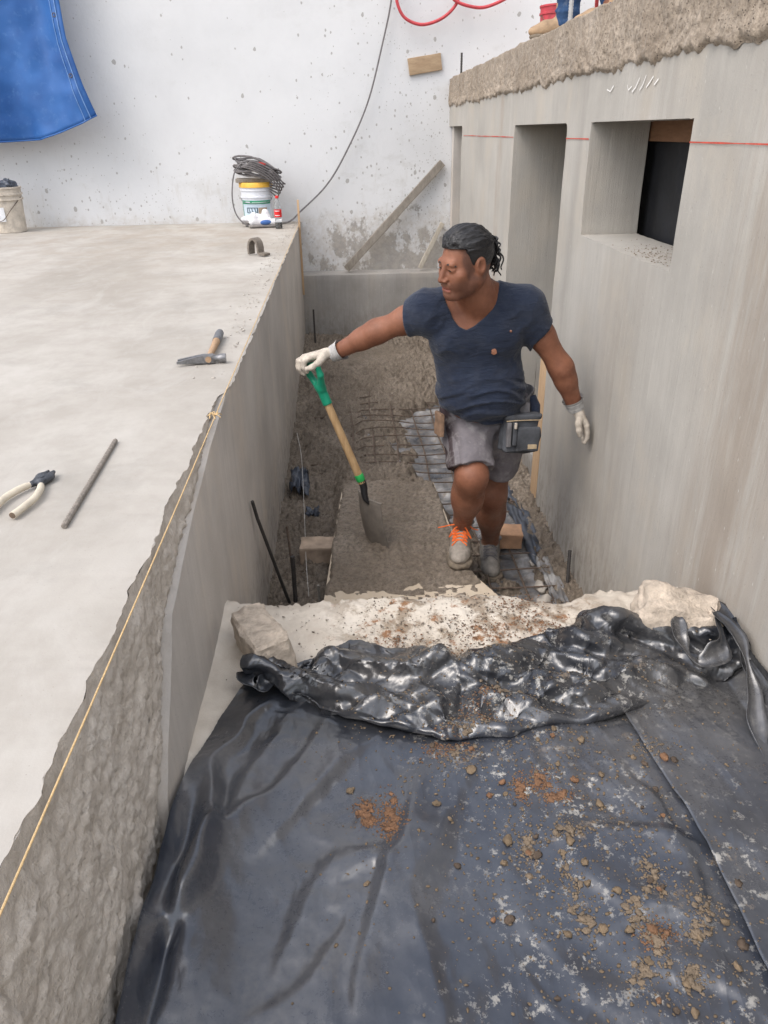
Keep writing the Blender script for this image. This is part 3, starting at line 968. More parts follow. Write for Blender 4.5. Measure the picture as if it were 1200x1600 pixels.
# ================================================================== SOLID MODELLING BY DISTANCE FIELDS
class Field:
    """smoothly blended solids; meshed as one continuous surface"""
    def __init__(s, k=.02):
        s.ops = []; s.k = k
    def _add(s, fn, lo, hi, k, mode):
        s.ops.append((fn, np.array(lo, float), np.array(hi, float), s.k if k is None else k, mode)); return s
    def cap(s, a, b, r1, r2=None, k=None, mode='u', flat=None):
        """tapered limb from a to b; flat=(axis, factor) squashes it along one direction"""
        a, b = np.array(a, float), np.array(b, float); r2 = r1 if r2 is None else r2
        ba = b - a; L2 = ba @ ba + 1e-12
        ax = None
        if flat is not None:
            ax = np.array(flat[0], float); ax = ax - ba * (ax @ ba) / L2; ax /= np.linalg.norm(ax)
        def fn(P):
            d = P - a
            t = np.clip((d @ ba) / L2, 0, 1)
            e = d - t[..., None] * ba
            r = r1 + (r2 - r1) * t
            if ax is not None:
                q = e @ ax
                e = e + ax * (q * (1 / flat[1] - 1))[..., None]
                return (np.sqrt((e * e).sum(-1)) - r) * min(1, flat[1] * 1.1)
            return np.sqrt((e * e).sum(-1)) - r
        m = max(r1, r2) + .05
        return s._add(fn, np.minimum(a, b) - m, np.maximum(a, b) + m, k, mode)
    def ell(s, c, r, rot=None, k=None, mode='u'):
        c, r = np.array(c, float), np.array(r, float)
        Rm = np.eye(3) if rot is None else np.array(rot, float)
        def fn(P):
            q = (P - c) @ Rm
            k0 = np.sqrt(((q / r) ** 2).sum(-1)) + 1e-9
            k1 = np.sqrt(((q / r ** 2) ** 2).sum(-1)) + 1e-9
            return k0 * (k0 - 1) / k1
        m = r.max() + .05
        return s._add(fn, c - m, c + m, k, mode)
    def rbox(s, c, h, rad, rot=None, k=None, mode='u'):
        c, h = np.array(c, float), np.array(h, float)
        Rm = np.eye(3) if rot is None else np.array(rot, float)
        def fn(P):
            q = np.abs((P - c) @ Rm) - h + rad
            return np.sqrt((np.maximum(q, 0) ** 2).sum(-1)) + np.minimum(q.max(-1), 0) - rad
        m = np.linalg.norm(h) + .05
        return s._add(fn, c - m, c + m, k, mode)
    def half(s, p, n, k=.004, lo=None, hi=None):
        """cut away everything on the side n points to (inside the given box)"""
        p, n = np.array(p, float), np.array(n, float); n = n / np.linalg.norm(n)
        def fn(P): return -((P - p) @ n)
        return s._add(fn, [-9] * 3 if lo is None else lo, [9] * 3 if hi is None else hi, k, 's')
    def sub_fn(s, fn, lo, hi, k=.004):
        return s._add(fn, lo, hi, k, 's')
    def disp(s, fn, lo, hi):
        return s._add(fn, lo, hi, 0, 'd')
    @staticmethod
    def _comb(cur, d, k, mode):
        if mode == 'd': return cur + d
        if mode == 's':
            h = np.clip(.5 - .5 * (cur + d) / k, 0, 1)
            return cur * (1 - h) - d * h + k * h * (1 - h)
        h = np.clip(.5 + .5 * (cur - d) / k, 0, 1)
        return cur * (1 - h) + d * h - k * h * (1 - h)
    def at(s, P):
        v = np.full(P.shape[:-1], 1.0)
        for fn, lo, hi, k, mode in s.ops:
            m = ((P > lo) & (P < hi)).all(-1)
            if m.any(): v[m] = s._comb(v[m], fn(P[m]), k, mode)
        return v
    def grid(s, h, lo=None, hi=None):
        us = [o for o in s.ops if o[4] == 'u']
        lo = np.min([o[1] for o in us], 0) + .03 if lo is None else np.array(lo, float)
        hi = np.max([o[2] for o in us], 0) - .03 if hi is None else np.array(hi, float)
        n = np.ceil((hi - lo) / h).astype(int) + 1
        ax = [lo[i] + h * np.arange(n[i]) for i in range(3)]
        G = np.full(n, 1.0)
        for fn, l, u, k, mode in s.ops:
            sl = tuple(slice(max(0, int(np.searchsorted(ax[i], l[i]))), int(np.searchsorted(ax[i], u[i]))) for i in range(3))
            if any(q.stop <= q.start for q in sl): continue
            A, B, Cc = np.meshgrid(ax[0][sl[0]], ax[1][sl[1]], ax[2][sl[2]], indexing='ij')
            sub = G[sl]
            P = np.stack([A, B, Cc], -1)
            if mode == 'd':
                m = np.abs(sub) < .05
                if m.any(): sub[m] = sub[m] + fn(P[m])
            else:
                G[sl] = s._comb(sub, fn(P), k, mode)
        return G, lo
    def mesh(s, h, lo=None, hi=None, refine=1):
        """surface nets"""
        G, lo = s.grid(h, lo, hi)
        ins = G < 0
        c = np.zeros(tuple(np.array(G.shape) - 1), int)
        for dx in (0, 1):
            for dy in (0, 1):
                for dz in (0, 1):
                    c += ins[dx:G.shape[0] - 1 + dx, dy:G.shape[1] - 1 + dy, dz:G.shape[2] - 1 + dz]
        act = (c > 0) & (c < 8)
        idx = -np.ones(act.shape, int)
        cells = np.argwhere(act)
        idx[act] = np.arange(len(cells))
        acc = np.zeros((len(cells), 3)); cnt = np.zeros(len(cells))
        corner = [(a, b, d) for a in (0, 1) for b in (0, 1) for d in (0, 1)]
        for i, A in enumerate(corner):
            for B in corner[i + 1:]:
                if sum(abs(x - y) for x, y in zip(A, B)) != 1: continue
                ga = G[cells[:, 0] + A[0], cells[:, 1] + A[1], cells[:, 2] + A[2]]
                gb = G[cells[:, 0] + B[0], cells[:, 1] + B[1], cells[:, 2] + B[2]]
                m = (ga < 0) != (gb < 0)
                t = np.where(m, ga / np.where(m, ga - gb, 1), 0)
                pt = np.array(A)[None] + t[:, None] * (np.array(B) - np.array(A))[None]
                acc[m] += pt[m]; cnt[m] += 1
        V = lo + h * (cells + acc / np.maximum(cnt, 1)[:, None])
        F = []
        for axn in range(3):
            o1, o2 = [(1, 2), (2, 0), (0, 1)][axn]
            a = ins[:-1] if axn == 0 else ins[:, :-1] if axn == 1 else ins[:, :, :-1]
            b = ins[1:] if axn == 0 else ins[:, 1:] if axn == 1 else ins[:, :, 1:]
            for flip, m in ((False, a & ~b), (True, ~a & b)):
                q = np.argwhere(m)
                q = q[(q[:, o1] > 0) & (q[:, o2] > 0) & (q[:, o1] < act.shape[o1]) & (q[:, o2] < act.shape[o2])]
                if not len(q): continue
                e1 = np.zeros(3, int); e1[o1] = 1
                e2 = np.zeros(3, int); e2[o2] = 1
                g_ = lambda w: idx[w[:, 0], w[:, 1], w[:, 2]]
                f = np.stack([g_(q - e1 - e2), g_(q - e2), g_(q), g_(q - e1)], -1)
                F.append(f[:, ::-1] if flip else f)
        F = np.concatenate(F)
        F = F[(F >= 0).all(1)]
        for _ in range(refine):                      # settle the vertices on the true surface
            e = h * .3
            d = s.at(V)
            g_ = np.stack([s.at(V + np.eye(3)[i] * e) - s.at(V - np.eye(3)[i] * e) for i in range(3)], -1) / (2 * e)
            gl = np.maximum((g_ * g_).sum(-1), .15)
            V = V - np.clip(d / gl, -h, h)[:, None] * g_
        return V, F

def unit(v):
    v = np.array(v, float); return v / np.linalg.norm(v)

def frame(fwd, up):
    """columns: right-hand side axis, forward, up"""
    f = unit(fwd); s_ = unit(np.cross(f, up)); u = np.cross(s_, f)
    return np.stack([s_, f, u], 1)

# ================================================================== THE WORKER IN THE TRENCH
def mat_skin():
    t = NT('tanned_skin', .55, .35)
    a = t.noise(14, 5, .6)
    c = t.ramp(a, [(0.3, (.155, .060, .034)), (0.7, (.25, .105, .060))])
    c = t.mix(t.ramp(t.noise(70, 4, .6), [(0.5, 0.0), (0.8, .25)]), c, (.34, .155, .095))
    c = t.mix(t.math('MULTIPLY', t.attr('stubble'), t.ramp(t.noise(420, 2, .6), [(0.3, .6), (0.7, 1.0)])), c, (.055, .032, .026))
    c = t.mix(t.math('MULTIPLY', t.attr('lips'), .7), c, (.27, .085, .065))
    dust = t.math('MULTIPLY', t.rng(t.sep()[2], .25, .75, 1, 0), t.ramp(t.noise(11, 6, .65), [(0.45, .05), (0.75, .4)]))
    c = t.mix(dust, c, (.33, .27, .22))
    t.b.inputs['Subsurface Weight'].default_value = .05
    t.b.inputs['Subsurface Radius'].default_value = (.012, .005, .003)
    return t.done(c, t.ramp(t.noise(60, 3), [(0.3, .42), (0.7, .66)]), t.bump(t.noise(300, 4, .7), .3, .003))

def mat_cloth(name, c1, c2, dusty=0.0, dcol=(.3, .3, .31), fold=.35):
    t = NT(name, .92, .15)
    a = t.noise(6, 6, .65)
    c = t.ramp(a, [(0.3, c1), (0.7, c2)])
    if dusty:
        c = t.mix(t.math('MULTIPLY', t.ramp(t.noise(13, 7, .7, t.mapping(loc=(3, 2, 1))), [(0.45, 0.0), (0.72, 1.0)]), dusty), c, dcol)
    wr = t.noise(24, 4, .6, t.mapping((.8, .8, 2.4), rot=(0, .25, 0)), dist=.6)
    weave = t.noise(700, 2, .5)
    h = t.math('ADD', wr, t.math('MULTIPLY', weave, .06))
    t.b.inputs['Sheen Weight'].default_value = .15
    return t.done(c, .92, t.bump(h, fold, .012))

M_skin = mat_skin()
M_shirt = mat_cloth('navy_cotton', (.013, .018, .034), (.021, .029, .050), .22, (.075, .082, .10), .65)
def mat_shorts():
    t = NT('dusty_plaid_shorts', .95, .12)
    P = t.sep()
    base = t.ramp(t.noise(7, 6, .65), [(0.3, (.115, .105, .115)), (0.7, (.215, .2, .21))])
    w1 = t.wave(9, 1.5, t.mapping((1, 1, .3)), 2)
    w2 = t.wave(8, 1.2, t.mapping((.2, .2, 1.3), rot=(0, .2, 0)), 2)
    pl = t.math('MULTIPLY', t.ramp(w1, [(0.35, 0), (0.6, 1)]), t.ramp(w2, [(0.3, .15), (0.6, 1)]))
    side = t.rng(P[0], .47, .41, 0, 1)
    c = t.mix(t.math('MULTIPLY', side, t.ramp(pl, [(0.2, .9), (0.5, .2)])), base, (.038, .024, .026))
    c = t.mix(t.math('MULTIPLY', t.ramp(t.noise(16, 7, .7), [(0.5, 0), (0.72, .6)]), 1.0), c, (.36, .345, .34))
    wr = t.noise(22, 4, .6, t.mapping((1, 1, 2.2), rot=(.3, .5, 0)), dist=.7)
    return t.done(c, .95, t.bump(wr, .45, .014))
M_shorts = mat_shorts()
def mat_hair():
    t = NT('black_hair', .38, .5)
    s_ = t.noise(130, 4, .6, t.mapping((.12, .5, 1.0), rot=(0, .25, -.65)))
    c = t.ramp(s_, [(0.35, (.004, .004, .005)), (0.75, (.022, .021, .023))])
    return t.done(c, .42, t.bump(s_, .9, .006))
M_hair = mat_hair()
M_glove = simple('cream_knit_glove', (.50, .445, .375), .95, .28, 38, .9, 260, bd=.004)
M_gloved = simple('grey_knit_cuff', (.40, .39, .375), .95, .2, 30, .9, 330, bd=.003)
M_shoe = simple('dusty_suede', (.29, .26, .225), .9, .35, 22, .5, 140)
M_shoe_d = simple('grey_muddy_suede', (.22, .205, .185), .9, .4, 22, .5, 140)
M_sole = simple('muddy_sole', (.17, .14, .105), .9, .35, 30, .7, 90, bd=.004)
M_lace = simple('orange_lace', (.82, .17, .035), .8, .15, 90, .3, 300)
M_pouch = simple('worn_blue_grey_canvas', (.060, .064, .072), .85, .5, 18, .5, 120)
M_pouch_l = simple('dusty_grey_webbing', (.15, .145, .15), .9, .4, 25, .5, 150)
M_tan = simple('tan_leather', (.40, .31, .20), .7, .3, 40, .4, 200)

Hc = np.array([.447, 2.83, 1.562])
HR = frame((-.88, -.46, -.20), (.06, -.06, 1))
def H(a, b, c): return Hc + HR @ np.array([a, b, c], float)
nb = np.array([.520, 2.925, 1.415])
sR, sL = np.array([.322, 2.945, 1.362]), np.array([.715, 2.955, 1.362])
eR, wR = np.array([.122, 3.03, 1.268]), np.array([-.055, 3.115, 1.162])
eL, wL = np.array([.884, 2.95, 1.115]), np.array([.966, 2.965, .938])
hR, hL = np.array([.505, 3.07, .885]), np.array([.695, 3.08, .875])
kR, aR = np.array([.503, 2.81, .708]), np.array([.503, 3.02, .335])
kL, aL = np.array([.655, 3.10, .475]), np.array([.688, 3.235, .125])

def torso(F, g=0.0, k=.05):
    F.ell((.522, 2.975, 1.255), (.182 + g, .116 + g, .165 + g), k=k)
    F.ell((.545, 2.985, 1.10), (.163 + g, .124 + g, .16 + g), k=k)
    F.ell((.563, 2.970, 1.015), (.168 + g, .143 + g, .125 + g), k=k)              # belly
    F.ell((.597, 3.055, .905), (.178 + g, .128 + g, .125 + g), k=k)               # pelvis
    F.ell((.435, 2.905, 1.265), (.085 + g, .052 + g, .062 + g), k=.04)            # pectorals
    F.ell((.600, 2.905, 1.265), (.085 + g, .052 + g, .062 + g), k=.04)
    F.cap(sR, sL, .062 + g, k=k)
    F.cap(nb + [-.015, .03, .015], sR + [.03, .012, .012], .058 + g, .05 + g, k=.04)
    F.cap(nb + [.015, .03, .015], sL + [-.03, .012, .012], .058 + g, .05 + g, k=.04)
    F.ell(sR, (.070 + g, .068 + g, .070 + g), k=.04)
    F.ell(sL, (.070 + g, .068 + g, .074 + g), k=.04)
    return F

def lerp(a, b, t): return a + (b - a) * t

def build_body():
    F = Field(.03)
    torso(F)
    # arms
    F.cap(sR, eR, .060, .042, k=.03).ell(lerp(sR, eR, .42), (.050, .047, .052), k=.03)
    F.cap(eR, lerp(eR, wR, .35), .042, .043, k=.05).cap(lerp(eR, wR, .3), wR, .044, .029, k=.02)
    F.cap(sL, eL, .060, .043, k=.03).ell(lerp(sL, eL, .45), (.050, .048, .052), k=.03)
    F.cap(eL, lerp(eL, wL, .35), .042, .043, k=.05).cap(lerp(eL, wL, .3), wL, .045, .031, k=.02)
    # legs
    for h_, k_, a_, s_ in ((hR, kR, aR, 1), (hL, kL, aL, 1)):
        F.cap(h_, k_, .092, .059, k=.05)
        F.cap(k_ + [0, -.014, -.02], a_ + [0, -.006, .03], .046, .028, k=.05)
        d = unit(a_ - k_)
        F.cap(k_, lerp(k_, a_, .4), .058, .060, k=.05)
        F.ell(lerp(k_, a_, .34) + [0, .018, 0], (.057, .056, .130), k=.05)
        F.cap(lerp(k_, a_, .35), a_, .058, .038, k=.03)
        F.cap(a_, a_ + [0, -.02, -.05], .040, .038, k=.02)
    # neck and head
    F.cap(H(0, -.025, -.05), nb, .062, .072, k=.03)
    F.cap(H(0, .0, -.08), nb + [-.01, -.035, .0], .050, .055, k=.03)
    F.ell(H(0, -.018, .028), (.077, .100, .092), HR, k=.03)
    F.ell(H(0, .028, -.035), (.063, .072, .080), HR, k=.03)
    for s_ in (-1, 1):
        F.cap(H(s_ * .055, -.005, -.05), H(s_ * .022, .066, -.095), .026, .022, k=.025)      # jaw
        F.ell(H(s_ * .047, .058, -.018), (.022, .022, .018), HR, k=.02)                       # cheekbone
        F.ell(H(s_ * .036, .060, -.045), (.026, .026, .03), HR, k=.02)                        # cheek
    F.ell(H(0, .078, -.098), (.024, .020, .019), HR, k=.02)                                   # chin
    F.cap(H(-.034, .080, .024), H(.034, .080, .024), .013, k=.014)                            # brow
    for s_ in (-1, 1):
        F.ell(H(s_ * .031, .099, .003), (.019, .016, .0115), HR, k=.012, mode='s')            # eye socket
        F.ell(H(s_ * .031, .0775, .003), (.0155, .0135, .012), HR, k=.006)                    # lids
        F.cap(H(s_ * .020, .0875, .0095), H(s_ * .044, .079, .0065), .0045, k=.005)           # upper lid fold
    F.cap(H(0, .090, .014), H(0, .113, -.030), .0078, .0112, k=.010)                          # nose
    for s_ in (-1, 1):
        F.ell(H(s_ * .0135, .102, -.034), (.009, .012, .008), HR, k=.006)
        F.ell(H(s_ * .007, .108, -.043), (.0045, .006, .004), HR, k=.003, mode='s')
        F.cap(H(s_ * .021, .094, -.038), H(s_ * .032, .084, -.056), .0018, k=.010, mode='s')  # fold beside the mouth
    F.ell(H(0, .088, -.056), (.026, .014, .014), HR, k=.014)                                  # muzzle
    F.cap(H(-.020, .0905, -.0625), H(.020, .0905, -.0625), .0068, k=.006)
    F.cap(H(-.017, .0905, -.0745), H(.017, .0905, -.0745), .0078, k=.006)
    F.cap(H(-.025, .096, -.0685), H(.025, .096, -.0685), .0030, k=.004, mode='s')
    for s_ in (-1, 1):                                                                        # ears
        F.ell(H(s_ * .079, -.016, .000), (.011, .021, .033), HR, k=.008)
        F.ell(H(s_ * .0885, -.012, .004), (.008, .011, .019), HR, k=.006, mode='s')
    V, Fc = F.mesh(.0048)
    return V, Fc

bodyV, bodyF = build_body()
man = thing('person', 'man in navy V-neck shirt and dusty shorts leaning on a shovel in the trench', 'person', (.60, 3.05, .1))
body = mesh_np('body', bodyV, bodyF, M_skin, man)
loc = (bodyV - Hc) @ HR                                       # head space: side, forward, up
onhead = (np.abs(loc) < [.11, .15, .14]).all(1)
st = onhead * sstep(-.030, -.052, loc[:, 2]) * sstep(.0, .05, loc[:, 1]) * sstep(-.13, -.10, loc[:, 2])
st = np.maximum(st, onhead * sstep(-.02, -.05, loc[:, 2]) * sstep(.035, .05, np.abs(loc[:, 0])) * sstep(-.01, .02, loc[:, 1]) * sstep(-.115, -.095, loc[:, 2]))
lipm = onhead * sstep(.012, .006, np.abs(loc[:, 2] + .0685)) * sstep(.028, .022, np.abs(loc[:, 0])) * sstep(.082, .088, loc[:, 1])
st = st * (1 - lipm) * .5
fade = onhead * sstep(.052, .060, np.abs(loc[:, 0])) * sstep(.056, .040, loc[:, 1] - .20 * loc[:, 2]) * sstep(-.062, -.035, loc[:, 2]) * (1 - sstep(.082, .086, np.abs(loc[:, 0])))
fade = fade * (1 - sstep(.045, .030, np.hypot(loc[:, 1] + .016, loc[:, 2])) * (np.abs(loc[:, 0]) > .072))
st = np.maximum(st, .75 * fade)
for nm, arr in (('stubble', st), ('lips', lipm)):
    at_ = body.data.attributes.new(nm, 'FLOAT', 'POINT')
    at_.data.foreach_set('value', arr.astype(np.float32))

# ---- shirt
def shirt_field():
    F = Field(.03)
    torso(F, .010, .055)
    for s_, e_, t_ in ((sR, eR, .40), (sL, eL, .40)):
        F.cap(s_, lerp(s_, e_, .6), .073, .068, k=.03)
    # sleeve ends, hem, V neck
    dR, dL = unit(eR - sR), unit(eL - sL)
    cR, cL = lerp(sR, eR, .36), lerp(sL, eL, .40)
    F.half(cR, dR + [0, 0, .25], .003, cR + np.array([-.25, -.2, -.2]), cR + np.array([.05, .2, .2]))
    F.half(cL, dL + [0.25, 0, .1], .003, cL + np.array([-.035, -.2, -.25]), cL + np.array([.25, .2, .12]))
    F.half((.60, 2.9, .905), (-.22, -.08, -1), .004)
    def vneck(P):
        x, z = P[..., 0], P[..., 2]
        zz = z - 1.305
        lf = np.interp(zz, [0, .015, .05, .10, .16, .3], [.468, .436, .408, .388, .372, .35]) - x
        rt = x - np.interp(zz, [0, .015, .05, .10, .16, .3], [.468, .500, .545, .580, .605, .64])
        return np.maximum(np.maximum(lf, rt), np.maximum(-zz, P[..., 1] - 2.995)) * .7
    F.sub_fn(vneck, (.2, 2.5, 1.25), (.75, 3.1, 1.7), .003)
    def wr(P):
        x, y, z = P[..., 0], P[..., 1], P[..., 2]
        low = sstep(1.22, 1.02, z)
        n = 1 - np.abs(fbm(p3(x * 4 + 1.5 * z, y * 4, z * 26 + 2.2 * np.sin(x * 8)), 2, 200)) * 2.0
        n = np.maximum(n, -.15)
        n2 = 1 - np.abs(fbm(p3(x * 12 - z * 9, y * 6, z * 9 + x * 6), 2, 202)) * 1.7
        arm = np.maximum(np.exp(-((x - .36) / .07) ** 2), np.exp(-((x - .69) / .07) ** 2))
        return -(.0110 * low * n + .0050 * np.maximum(n2, -.2) * (.3 + .7 * arm))
    F.disp(wr, (.1, 2.6, .85), (1.0, 3.3, 1.5))
    return F
V, Fc = shirt_field().mesh(.0058, refine=0)
shirt = mesh_np('shirt', V, Fc, M_shirt, man)
# holes worn in the shirt: little skin-coloured patches of the body showing through
M_hole = simple('skin_through_hole', (.26, .115, .068), .6, .15, 60, .2, 200)
def on_shirt(x, z):
    m = (np.abs(V[:, 0] - x) < .012) & (np.abs(V[:, 2] - z) < .012) & (V[:, 1] < 3.0)
    return V[m][V[m][:, 1].argmin()]
for x, z, r1, r2 in ((.567, 1.213, .011, .013), (.652, 1.302, .005, .005)):
    q = on_shirt(x, z)
    b = BM()
    n = 12
    vs = [b.b.verts.new((q[0] + r1 * math.cos(2 * math.pi * k / n) * (1 + .2 * math.sin(3 * k)), q[1] - .003 - .002 * math.sin(k * 1.3), q[2] + r2 * math.sin(2 * math.pi * k / n))) for k in range(n)]
    cc = b.b.verts.new((q[0], q[1] - .005, q[2]))
    for k in range(n): b.b.faces.new((vs[k], vs[(k + 1) % n], cc))
    b.build('hole', M_hole, shirt)

# ---- shorts
def shorts_field():
    F = Field(.04)
    F.ell((.597, 3.055, .905), (.190, .138, .125), k=.04)
    F.cap(hR, lerp(hR, kR, 1.05), .108, .094, k=.05)
    F.cap(hL, lerp(hL, kL, .95), .105, .088, k=.05)
    F.cap((.60, 3.07, .86), (.60, 3.06, .80), .09, k=.05)
    dR, dL = unit(kR - hR), unit(kL - hL)
    cR = lerp(hR, kR, .90)
    F.half(cR, dR + [0, .15, -.25], .003, (.30, 2.5, .45), (.60, 3.01, .80))
    cL = lerp(hL, kL, .72)
    F.half(cL, dL, .003, (.585, 2.95, .3), (.9, 3.4, .62))
    F.half((.6, 3.0, 1.0), (-.15, 0, 1), .004)
    def wr(P):
        x, y, z = P[..., 0], P[..., 1], P[..., 2]
        n = 1 - np.abs(fbm(p3(x * 8 + 10 * z, y * 8 + 5 * z, z * 10 - x * 7), 2, 210)) * 1.7
        return -.0075 * n
    F.disp(wr, (.2, 2.5, .5), (1.0, 3.4, 1.02))
    return F
V, Fc = shorts_field().mesh(.0062, refine=0)
mesh_np('shorts', V, Fc, M_shorts, man)

# ---- hair: cropped sides, slicked top, curls tied at the back
def hair_field():
    F = Field(.02)
    F.ell(H(0, -.020, .034), (.0805, .103, .0925), HR)
    F.ell(H(0, .010, .075), (.058, .075, .055), HR, k=.03)
    # hairline: cut away the face and the nape
    F.half(H(0, .076, .054), HR @ np.array([0, 1, -.42]), .004)
    F.half(H(0, .018, .0), HR @ np.array([0, 1, -.18]), .004, Hc - .2, H(0, 0, .0) + np.array([.2, .2, .058]))
    F.half(H(0, -.05, -.035), HR @ np.array([0, .42, -1]), .004)
    for s_ in (-1, 1):
        F.ell(H(s_ * .085, -.012, -.004), (.022, .026, .038), HR, k=.004, mode='s')
    def comb(P):
        q = (P - Hc) @ HR
        top = sstep(.045, .065, q[..., 2])
        edge = np.clip(-((P - H(0, .076, .054)) @ unit(HR @ np.array([0, 1, -.42]))), 0, 1)
        return .013 * sstep(.045, 0, edge) - .0035 * fbm(p3(q[..., 0] * 130, q[..., 1] * 16, q[..., 2] * 60), 2, 220) * top - .004 * top
    F.disp(comb, Hc - .2, Hc + .2)
    return F
V, Fc = hair_field().mesh(.0036)
hair = mesh_np('hair', V, Fc, M_hair, man)
rnd = random.Random(3)
b = BM()
for i in range(70):
    a0 = H(rnd.uniform(-.028, .034), -.095 + rnd.uniform(-.012, .012), .062 + rnd.uniform(-.025, .025))
    L = rnd.uniform(.05, .14)
    dirv = HR @ np.array([rnd.uniform(-.15, .25), -.12 + rnd.uniform(-.12, .12), -1.0])
    dirv = dirv / np.linalg.norm(dirv)
    u_ = unit(np.cross(dirv, [0, 1, .2])); w_ = np.cross(dirv, u_)
    ph, rr, fq = rnd.uniform(0, 6.28), rnd.uniform(.005, .009), rnd.uniform(1.6, 3.0)
    pts, rad = [], []
    for j in range(20):
        t_ = j / 19
        out = HR @ np.array([0, -.030 * math.sin(t_ * 2.2), 0])
        ang = ph + t_ * fq * 6.28
        amp = rr * min(1, t_ * 4)
        pts.append(a0 + dirv * L * t_ + out + amp * (u_ * math.cos(ang) + w_ * math.sin(ang)))
        rad.append(.0052 * (1 - .5 * t_))
    b.tube(pts, rad, 5)
b.build('curls', M_hair, hair)
for s_ in (-1, 1):
    b = BM()
    b.tube([H(s_ * .013, .0905, .0225), H(s_ * .026, .0915, .0265), H(s_ * .038, .0855, .0255), H(s_ * .050, .074, .0185)], [.0030, .0044, .0040, .002], 6)
    b.build('eyebrow', M_hair, man)
    b = BM()
    b.tube([H(s_ * .020, .0905, .0030), H(s_ * .031, .0915, .0042), H(s_ * .043, .085, .0020)], [.0012, .0026, .0012], 6)
    b.build('eye', simple('dark_eye', (.02, .014, .011), .25, .1, 80, .05, 100), man)

# ---- gloves
def glove(palm0, knuck, across, fingers, thumb, wrist, elbow, name_side):
    """palm from palm0 to the knuckle line; fingers: list of joint lists"""
    F = Field(.010)
    pc = (np.array(palm0) + np.array(knuck)) / 2
    ac = unit(across)
    for t in (-1.5, -.5, .5, 1.5):
        F.cap(np.array(palm0) + ac * t * .013, np.array(knuck) + ac * t * .0205, .0175, .0135, k=.012)
    for j in fingers:
        for a, c, r1, r2 in zip(j, j[1:], (.0118, .0112, .0104), (.0112, .0104, .0092)):
            F.cap(a, c, r1, r2, k=.004)
    for a, c, r1, r2 in zip(thumb, thumb[1:], (.0185, .0135, .0122), (.0135, .0122, .0105)):
        F.cap(a, c, r1, r2, k=.008)
    F.cap(wrist, palm0, .031, .026, k=.012, flat=(np.cross(ac, np.array(palm0) - wrist), .8))
    V, Fc = F.mesh(.0030)
    g_ = mesh_np('glove', V, Fc, M_glove, man)
    d = unit(np.array(elbow) - wrist)
    b = BM()
    pts = [np.array(wrist) - d * .012 + d * .052 * k / 12 for k in range(13)]
    b.tube(pts, [.0345 + .0012 * math.sin(k * 2.6) + .004 * (k > 10) + .0006 * k for k in range(13)], 28, cap=False)
    b.build('cuff', M_gloved, g_)
    return g_

# shovel geometry is needed for the grip
SH_TOP = np.array([-.160, 3.125, 1.108])       # middle of the grip's cross-bar
SH_TIP = np.array([.172, 3.085, .205])
SH_AX = unit(SH_TIP - SH_TOP)
SH_W = np.array([.56, -.82, 0.0]); SH_W = unit(SH_W - SH_AX * (SH_W @ SH_AX))     # along the cross-bar and the blade's width
SH_N = np.cross(SH_W, SH_AX)

# right hand closed over the cross-bar from above
kn = SH_TOP + np.array([-.012, .004, .036])
pl = lerp(wR, kn, .30) + [0, 0, .004]
fing = []
for i, t in enumerate((1.5, .5, -.5, -1.5)):
    a = kn + SH_W * t * .0215
    Ls = (.040, .046, .044, .036)[i]
    j1 = a + unit([-.80, -.06, -.45]) * Ls * .80
    j2 = j1 + unit([-.18, .05, -1.0]) * Ls * .75
    j3 = j2 + unit([.55, .08, -.85]) * Ls * .55
    fing.append([a, j1, j2, j3])
th0 = lerp(pl, kn, .25) + SH_W * .028 + [0, 0, -.006]
th1 = th0 + np.array([-.030, -.022, -.026])
th2 = th1 + np.array([-.026, -.004, -.016])
th3 = th2 + np.array([-.022, .006, -.008])
glove(pl, kn, SH_W, fing, [th0, th1, th2, th3], wR, eR, 'R')

# left hand resting with bent fingertips on the wall
kn = np.array([1.015, 2.962, .868])
pl = lerp(wL, kn, .32)
acr = np.array([.10, 1.0, .12])
fing = []
for i, t in enumerate((-1.5, -.5, .5, 1.5)):
    a = kn + unit(acr) * t * .0205
    Ls = (.042, .047, .045, .036)[i]
    j1 = a + unit([.22, -.05, -1.0]) * Ls * .75
    j2 = j1 + unit([.06, -.02, -1.0]) * Ls * .62
    j3 = j2 + unit([-.42, -.05, -1.0]) * Ls * .50
    j1[0], j2[0], j3[0] = min(j1[0], XR - .018), min(j2[0], XR - .017), min(j3[0], XR - .016)
    fing.append([a, j1, j2, j3])
th0 = lerp(pl, kn, .10) + np.array([-.004, -.024, -.006])
th1 = th0 + np.array([-.006, -.016, -.030])
th2 = th1 + np.array([.004, -.004, -.028])
th3 = th2 + np.array([.006, .002, -.022])
glove(pl, kn, acr, fing, [th0, th1, th2, th3], wL, eL, 'L')

